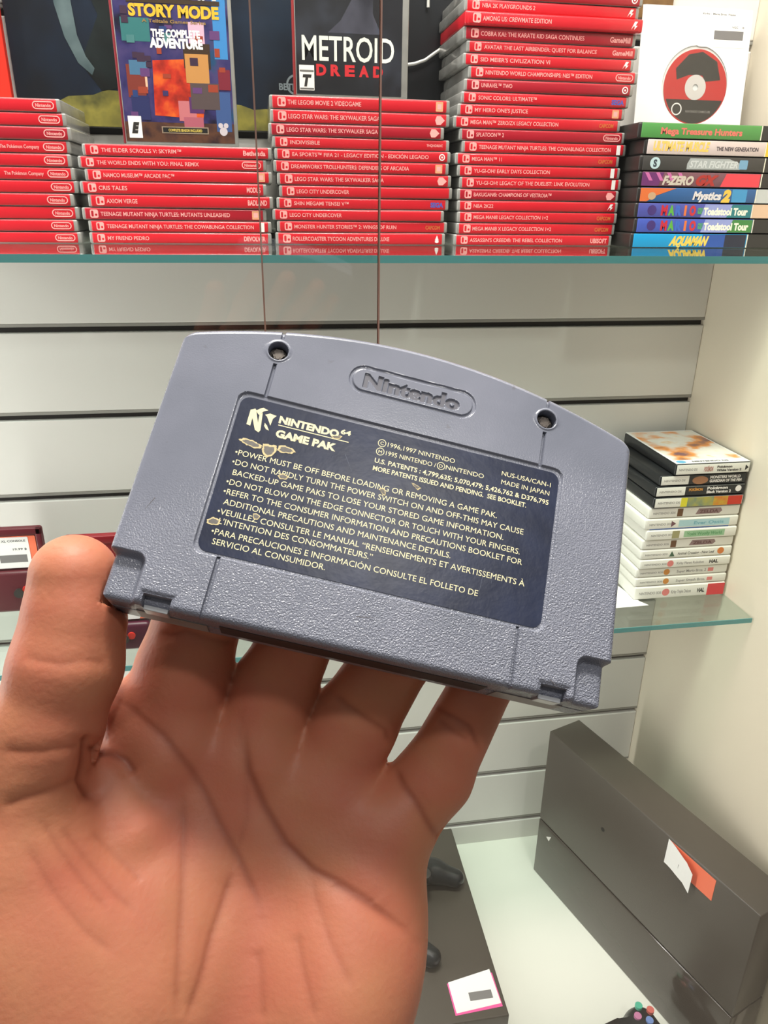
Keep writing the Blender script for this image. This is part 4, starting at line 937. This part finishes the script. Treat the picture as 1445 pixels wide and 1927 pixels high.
for a, b in (((25.0, -11.6), (24.6, -17.9)), ((27.2, -11.9), (27.1, -14.9)), ((-12.8, 8.2), (-10.3, 4.2))):
    d_ = np.array(b)-np.array(a); n_ = np.array([-d_[1], d_[0]])/np.linalg.norm(d_)*.04
    cpart('scratch', prism([tuple(np.array(a)+n_), tuple(np.array(a)-n_), tuple(np.array(b)-n_*.3), tuple(np.array(b)+n_*.3)], -.41, -.395), mat('scratch_grey', srgb(96, 104, 122), .5), lab)
for a, b in (((-52.0, -13.5), (-53.3, -16.6)), ((43.6, -33.6), (45.6, -35.0)), ((-2.0, -29.6), (2.0, -29.0))):
    d_ = np.array(b)-np.array(a); n_ = np.array([-d_[1], d_[0]])/np.linalg.norm(d_)*.07
    cpart('scratch', prism([tuple(np.array(a)+n_), tuple(np.array(a)-n_), tuple(np.array(b)-n_*.3), tuple(np.array(b)+n_*.3)], .0, .03), mat('scuff_dark', srgb(84, 78, 78), .6))

# ------------------------------------------------------------------ the hand
def loc(u, v, w): return CR @ np.array([u, v, w])+CT
def cartuv(px, py, w):
    d = ray(px, py); n = CR[:, 2]; o = CT+n*w; P = d*((o@n)/(d@n)); return P
H = lambda px, py, D: atD(px, py, D)
palm = [  # (a, b, ra, rb)
 (H(330, 1412, 194), H(300, 1700, 190), 13.2, 19), (H(478, 1438, 196), H(420, 1800, 192), 13.2, 20), (H(608, 1498, 197), H(540, 1800, 193), 12.6, 20), (H(712, 1570, 195), H(655, 1760, 190), 13.5, 17.5),
 (H(655, 1760, 190), H(590, 1990, 184), 17.5, 20), (H(300, 1700, 188), H(330, 2050, 184), 20, 22), (H(420, 1800, 190), H(450, 2100, 184), 20, 21),
 (H(330, 2050, 186), H(300, 2700, 190), 24, 25), (H(480, 2080, 186), H(460, 2700, 190), 23, 24),
 (H(60, 1640, 176), H(150, 1930, 176), 17, 24), (H(100, 1700, 178), H(230, 1840, 178), 22, 22), (H(30, 1600, 174), H(60, 1800, 176), 16, 22), (H(40, 1800, 178), H(250, 2060, 184), 25, 25), (H(620, 1880, 182), H(520, 2100, 182), 17, 19),
]
thumb = [(H(140, 1087, 171), H(141, 1165, 171), 10.0, 11.0), (H(141, 1165, 171), H(126, 1250, 170), 11.0, 12.1), (H(126, 1250, 170), H(88, 1370, 170), 12.1, 12.0), (H(88, 1370, 170), H(62, 1440, 171), 12.0, 12.5),
         (H(62, 1440, 171), H(45, 1620, 175), 12.8, 17)]
web = [(H(200, 1440, 187), H(300, 1420, 190), 6, 10), (H(205, 1450, 181), H(255, 1560, 179), 4.5, 7), (H(250, 1335, 190), H(320, 1400, 192), 8.0, 12), (H(180, 1520, 184), H(260, 1660, 184), 10, 12)]
def finger(base, mid, cartpt, tips):
    """base/mid in the palm; cartpt where it passes behind the cartridge; the rest lies on its far side"""
    return [(base[0], mid[0], base[1], mid[1]), (mid[0], cartpt[0], mid[1], cartpt[1])]+[(tips[k-1][0] if k else cartpt[0], tips[k][0], tips[k-1][1] if k else cartpt[1], tips[k][1]) for k in range(len(tips))]
def behind(px, py, r, extra=0.0): return cartuv(px, py, -18.2-r-extra)
fingers = [
 finger((H(315, 1400, 193), 13.0), (H(346, 1262, 193), 12.0), (behind(386, 1120, 10.8), 10.9), [(behind(440, 985, 9.8), 10.0), (behind(470, 880, 8.8), 8.8)]),
 finger((H(475, 1420, 196), 13.0), (H(514, 1300, 197), 11.2), (behind(578, 1165, 9.3), 9.1), [(behind(640, 1010, 9.4), 9.4), (behind(680, 880, 8.6), 8.6)]),
 finger((H(605, 1480, 197), 12.5), (H(662, 1365, 198), 11.6), (behind(756, 1215, 9.9), 9.6), [(behind(840, 1060, 9.2), 9.2), (behind(880, 940, 8.4), 8.4)]),
 finger((H(715, 1570, 195), 12.4), (H(818, 1460, 196), 9.6), (behind(925, 1255, 7.9), 7.6), [(behind(985, 1130, 7.4), 7.2), (behind(1010, 1050, 6.8), 6.8)]),
]
def hand_sdf(X, Y, Z):
    P = (X, Y, Z)
    d = None
    for a, b, ra, rb in palm:
        e = rcone(P, a, b, ra, rb); d = e if d is None else smin(d, e, 12)
    tt = None
    for a, b, ra, rb in thumb:
        e = rcone(P, a, b, ra, rb); tt = e if tt is None else smin(tt, e, 3)
    d = smin(d, tt, 7)
    for a, b, ra, rb in web: d = smin(d, rcone(P, a, b, ra, rb), 5)
    ff = None
    for ch in fingers:
        fd = None
        for a, b, ra, rb in ch:
            e = rcone(P, a, b, ra, rb); fd = e if fd is None else smin(fd, e, 3)
        ff = fd if ff is None else smin(ff, fd, .8)
    d = smin(d, ff, 4)
    # flesh gives way to the cartridge
    L = [(X-CT[0])*CR[0, k]+(Y-CT[1])*CR[1, k]+(Z-CT[2])*CR[2, k] for k in range(3)]
    bx = np.maximum(np.maximum(np.abs(L[0])-58.2, np.maximum(L[1]-41.5, -37.8-L[1])), np.maximum(L[2]-.3, -18.35-L[2]))
    return np.maximum(d, -bx)
allp = [p for s in (palm, thumb, web) for p in s]+[p for ch in fingers for p in ch]
lo = np.min([np.minimum(p[0], p[1])-max(p[2], p[3]) for p in allp], 0)-3; hi = np.max([np.maximum(p[0], p[1])+max(p[2], p[3]) for p in allp], 0)+3
HV, HQ = surface_nets(hand_sdf, lo, hi, 1.15)
def adj_smooth(V, Q, it, keep=None):
    n = len(V); e = np.concatenate([Q[:, [0, 1]], Q[:, [1, 2]], Q[:, [2, 3]], Q[:, [3, 0]]]); e = np.concatenate([e, e[:, ::-1]])
    cnt = np.bincount(e[:, 0], minlength=n)[:, None]
    for k in range(it):
        lam = .5 if k % 2 == 0 else -.51
        S_ = np.stack([np.bincount(e[:, 0], weights=V[e[:, 1], c], minlength=n) for c in range(3)], 1)
        V = V+lam*(S_/np.maximum(cnt, 1)-V)
    return V
HV = adj_smooth(HV, HQ, 6)
def subdivide(V, Q):
    n = len(V); e = np.sort(np.concatenate([Q[:, [0, 1]], Q[:, [1, 2]], Q[:, [2, 3]], Q[:, [3, 0]]]), 1)
    key = e[:, 0]*n+e[:, 1]; uq, inv = np.unique(key, return_inverse=True); inv = inv.reshape(4, -1)+n
    E = np.stack([uq//n, uq % n], 1); EV = V[E].mean(1); FV = V[Q].mean(1); f0 = n+len(E)
    fi = f0+np.arange(len(Q)); q_ = []
    for k in range(4): q_.append(np.stack([Q[:, k], inv[k], fi, inv[(k+3) % 4]], 1))
    return np.concatenate([V, EV, FV]), np.concatenate(q_)
HV, HQ = subdivide(HV, HQ); HV = adj_smooth(HV, HQ, 6)
def normals(V, Q):
    n = np.cross(V[Q[:, 2]]-V[Q[:, 0]], V[Q[:, 3]]-V[Q[:, 1]]); N = np.zeros_like(V)
    for k in range(4):
        for c in range(3): N[:, c] += np.bincount(Q[:, k], weights=n[:, c], minlength=len(V))
    return N/np.maximum(np.linalg.norm(N, axis=1), 1e-9)[:, None]
N = normals(HV, HQ)
out_sign = np.sign(((HV-HV.mean(0))*N).sum())
if out_sign < 0: HQ = HQ[:, ::-1]; N = -N
# skin creases: lines on the palm side, pressed in along the skin
Dp = HV@FW; PX = 722.5+F*(HV@RT)/Dp; PY = 963.5-F*(HV@UP)/Dp
facing = (N*(-HV/np.linalg.norm(HV, axis=1)[:, None])).sum(1) > .15
z3 = lambda pts: [(x/2.064, 1150+y/2.064) for x, y in pts]
z4 = lambda pts: [(500+x/2.48, 1150+y/2.48) for x, y in pts]
creases = [  # points, depth mm, half width px
 (z3([(420, 330), (500, 370), (560, 425), (640, 490), (740, 610), (800, 710), (850, 820), (930, 960), (1000, 1120), (1020, 1190)]), .75, 11),
 (z3([(945, 440), (955, 530), (970, 630), (1030, 760), (1110, 900), (1210, 1000), (1330, 1060), (1443, 1130)])+z4([(330, 1270), (400, 1310), (540, 1400), (650, 1480), (700, 1540)]), 1.0, 11),
 (z3([(710, 680), (714, 850), (706, 1100), (700, 1200), (680, 1600)]), .5, 10),
 (z3([(905, 1000), (860, 1140), (820, 1260), (780, 1420), (720, 1600)]), .7, 9),
 (z3([(345, 470), (340, 530), (332, 600), (318, 665), (345, 705), (375, 740)]), 1.6, 10), (z3([(345, 540), (430, 545), (490, 580), (530, 640)]), 1.1, 9),
 (z3([(80, 172), (150, 192), (230, 207), (330, 190), (430, 208)]), .28, 7), (z3([(0, 545), (150, 548), (250, 532), (330, 525)]), .5, 7), (z3([(0, 765), (100, 725), (200, 695), (315, 655)]), .55, 7),
 (z3([(610, 80), (660, 95), (720, 80), (830, 112), (930, 130)]), .5, 7), (z4([(310, 380), (380, 440), (450, 490), (560, 560), (590, 640)]), .6, 8),
 (z4([(770, 440), (850, 480), (950, 540), (1005, 660)]), .6, 7), (z4([(800, 500), (870, 560), (950, 610)]), .4, 6), (z4([(600, 720), (640, 810), (700, 890), (760, 990), (820, 1080)]), .8, 9),
 (z3([(1150, 1240), (1180, 1400), (1230, 1600)]), .35, 9), (z3([(1000, 1300), (1015, 1400), (1022, 1600)]), .35, 9), (z3([(1200, 1010), (1230, 1120), (1290, 1300), (1380, 1480)]), .3, 9),
 (z3([(150, 800), (240, 940), (330, 1060), (430, 1170)]), .3, 8), (z3([(230, 830), (330, 960), (450, 1100), (540, 1180)]), .3, 8), (z3([(350, 850), (450, 950), (560, 1060)]), .3, 8), (z3([(100, 900), (200, 1080), (330, 1240), (460, 1340)]), .3, 8),
 (z3([(940, 380), (930, 480), (960, 640), (960, 800), (900, 1000)]), .25, 8),
]
disp = np.zeros(len(HV)); red = np.zeros(len(HV))  # red: crease tint, redder skin with shading darkened into its colour
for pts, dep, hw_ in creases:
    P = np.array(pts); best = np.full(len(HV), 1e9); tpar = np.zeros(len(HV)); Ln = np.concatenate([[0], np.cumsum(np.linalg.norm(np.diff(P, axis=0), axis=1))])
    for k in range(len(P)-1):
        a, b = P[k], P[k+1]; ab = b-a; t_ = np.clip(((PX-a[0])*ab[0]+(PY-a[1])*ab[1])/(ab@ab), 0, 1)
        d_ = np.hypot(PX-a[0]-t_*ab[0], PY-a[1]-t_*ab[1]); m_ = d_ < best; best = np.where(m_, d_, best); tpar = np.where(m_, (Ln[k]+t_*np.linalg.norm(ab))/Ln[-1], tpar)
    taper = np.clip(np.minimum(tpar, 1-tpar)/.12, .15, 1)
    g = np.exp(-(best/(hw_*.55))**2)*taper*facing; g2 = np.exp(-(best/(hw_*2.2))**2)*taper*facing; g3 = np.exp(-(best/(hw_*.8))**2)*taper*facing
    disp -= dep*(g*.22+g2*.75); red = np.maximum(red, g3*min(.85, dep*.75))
HV = HV+N*disp[:, None]
def skin_mat():
    m = bpy.data.materials.new('skin'); m.use_nodes = True; nt = m.node_tree; p = nt.nodes['Principled BSDF']
    tc = nt.nodes.new('ShaderNodeTexCoord'); n = nt.nodes.new('ShaderNodeTexNoise'); n.inputs['Scale'].default_value = 42; n.inputs['Detail'].default_value = 4
    r = nt.nodes.new('ShaderNodeValToRGB'); r.color_ramp.elements[0].position = .3; r.color_ramp.elements[0].color = srgb(188, 126, 94); r.color_ramp.elements[1].position = .7; r.color_ramp.elements[1].color = srgb(186, 108, 86)
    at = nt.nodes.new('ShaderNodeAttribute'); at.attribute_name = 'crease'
    mx = nt.nodes.new('ShaderNodeMix'); mx.data_type = 'RGBA'; mx.inputs[7].default_value = srgb(140, 72, 52)  # crease colour: skin redness plus painted-in shade
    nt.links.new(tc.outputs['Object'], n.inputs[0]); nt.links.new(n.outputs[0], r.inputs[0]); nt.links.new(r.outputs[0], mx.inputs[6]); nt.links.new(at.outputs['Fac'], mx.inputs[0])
    nt.links.new(mx.outputs[2], p.inputs['Base Color'])
    p.inputs['Roughness'].default_value = .5; p.inputs['Subsurface Weight'].default_value = .35; p.inputs['Subsurface Radius'].default_value = (1.0, .35, .2); p.inputs['Subsurface Scale'].default_value = .004
    p.inputs['Specular IOR Level'].default_value = .35
    wv = nt.nodes.new('ShaderNodeTexNoise'); wv.inputs['Scale'].default_value = 700; wv.inputs['Detail'].default_value = 3
    b = nt.nodes.new('ShaderNodeBump'); b.inputs['Strength'].default_value = .35; b.inputs['Distance'].default_value = .0003
    nt.links.new(tc.outputs['Object'], wv.inputs[0]); nt.links.new(wv.outputs[0], b.inputs['Height']); nt.links.new(b.outputs[0], p.inputs['Normal'])
    return m
hand = big_mesh('hand', HV, HQ, skin_mat(), None, True, None, {'crease': red})
tag(hand, 'open left hand, palm up front, holding the grey cartridge between thumb and fingers', 'hand')
print('hand verts', len(HV), 'cart verts', len(AV), 'stack tops', top0, top1, top2, top3)
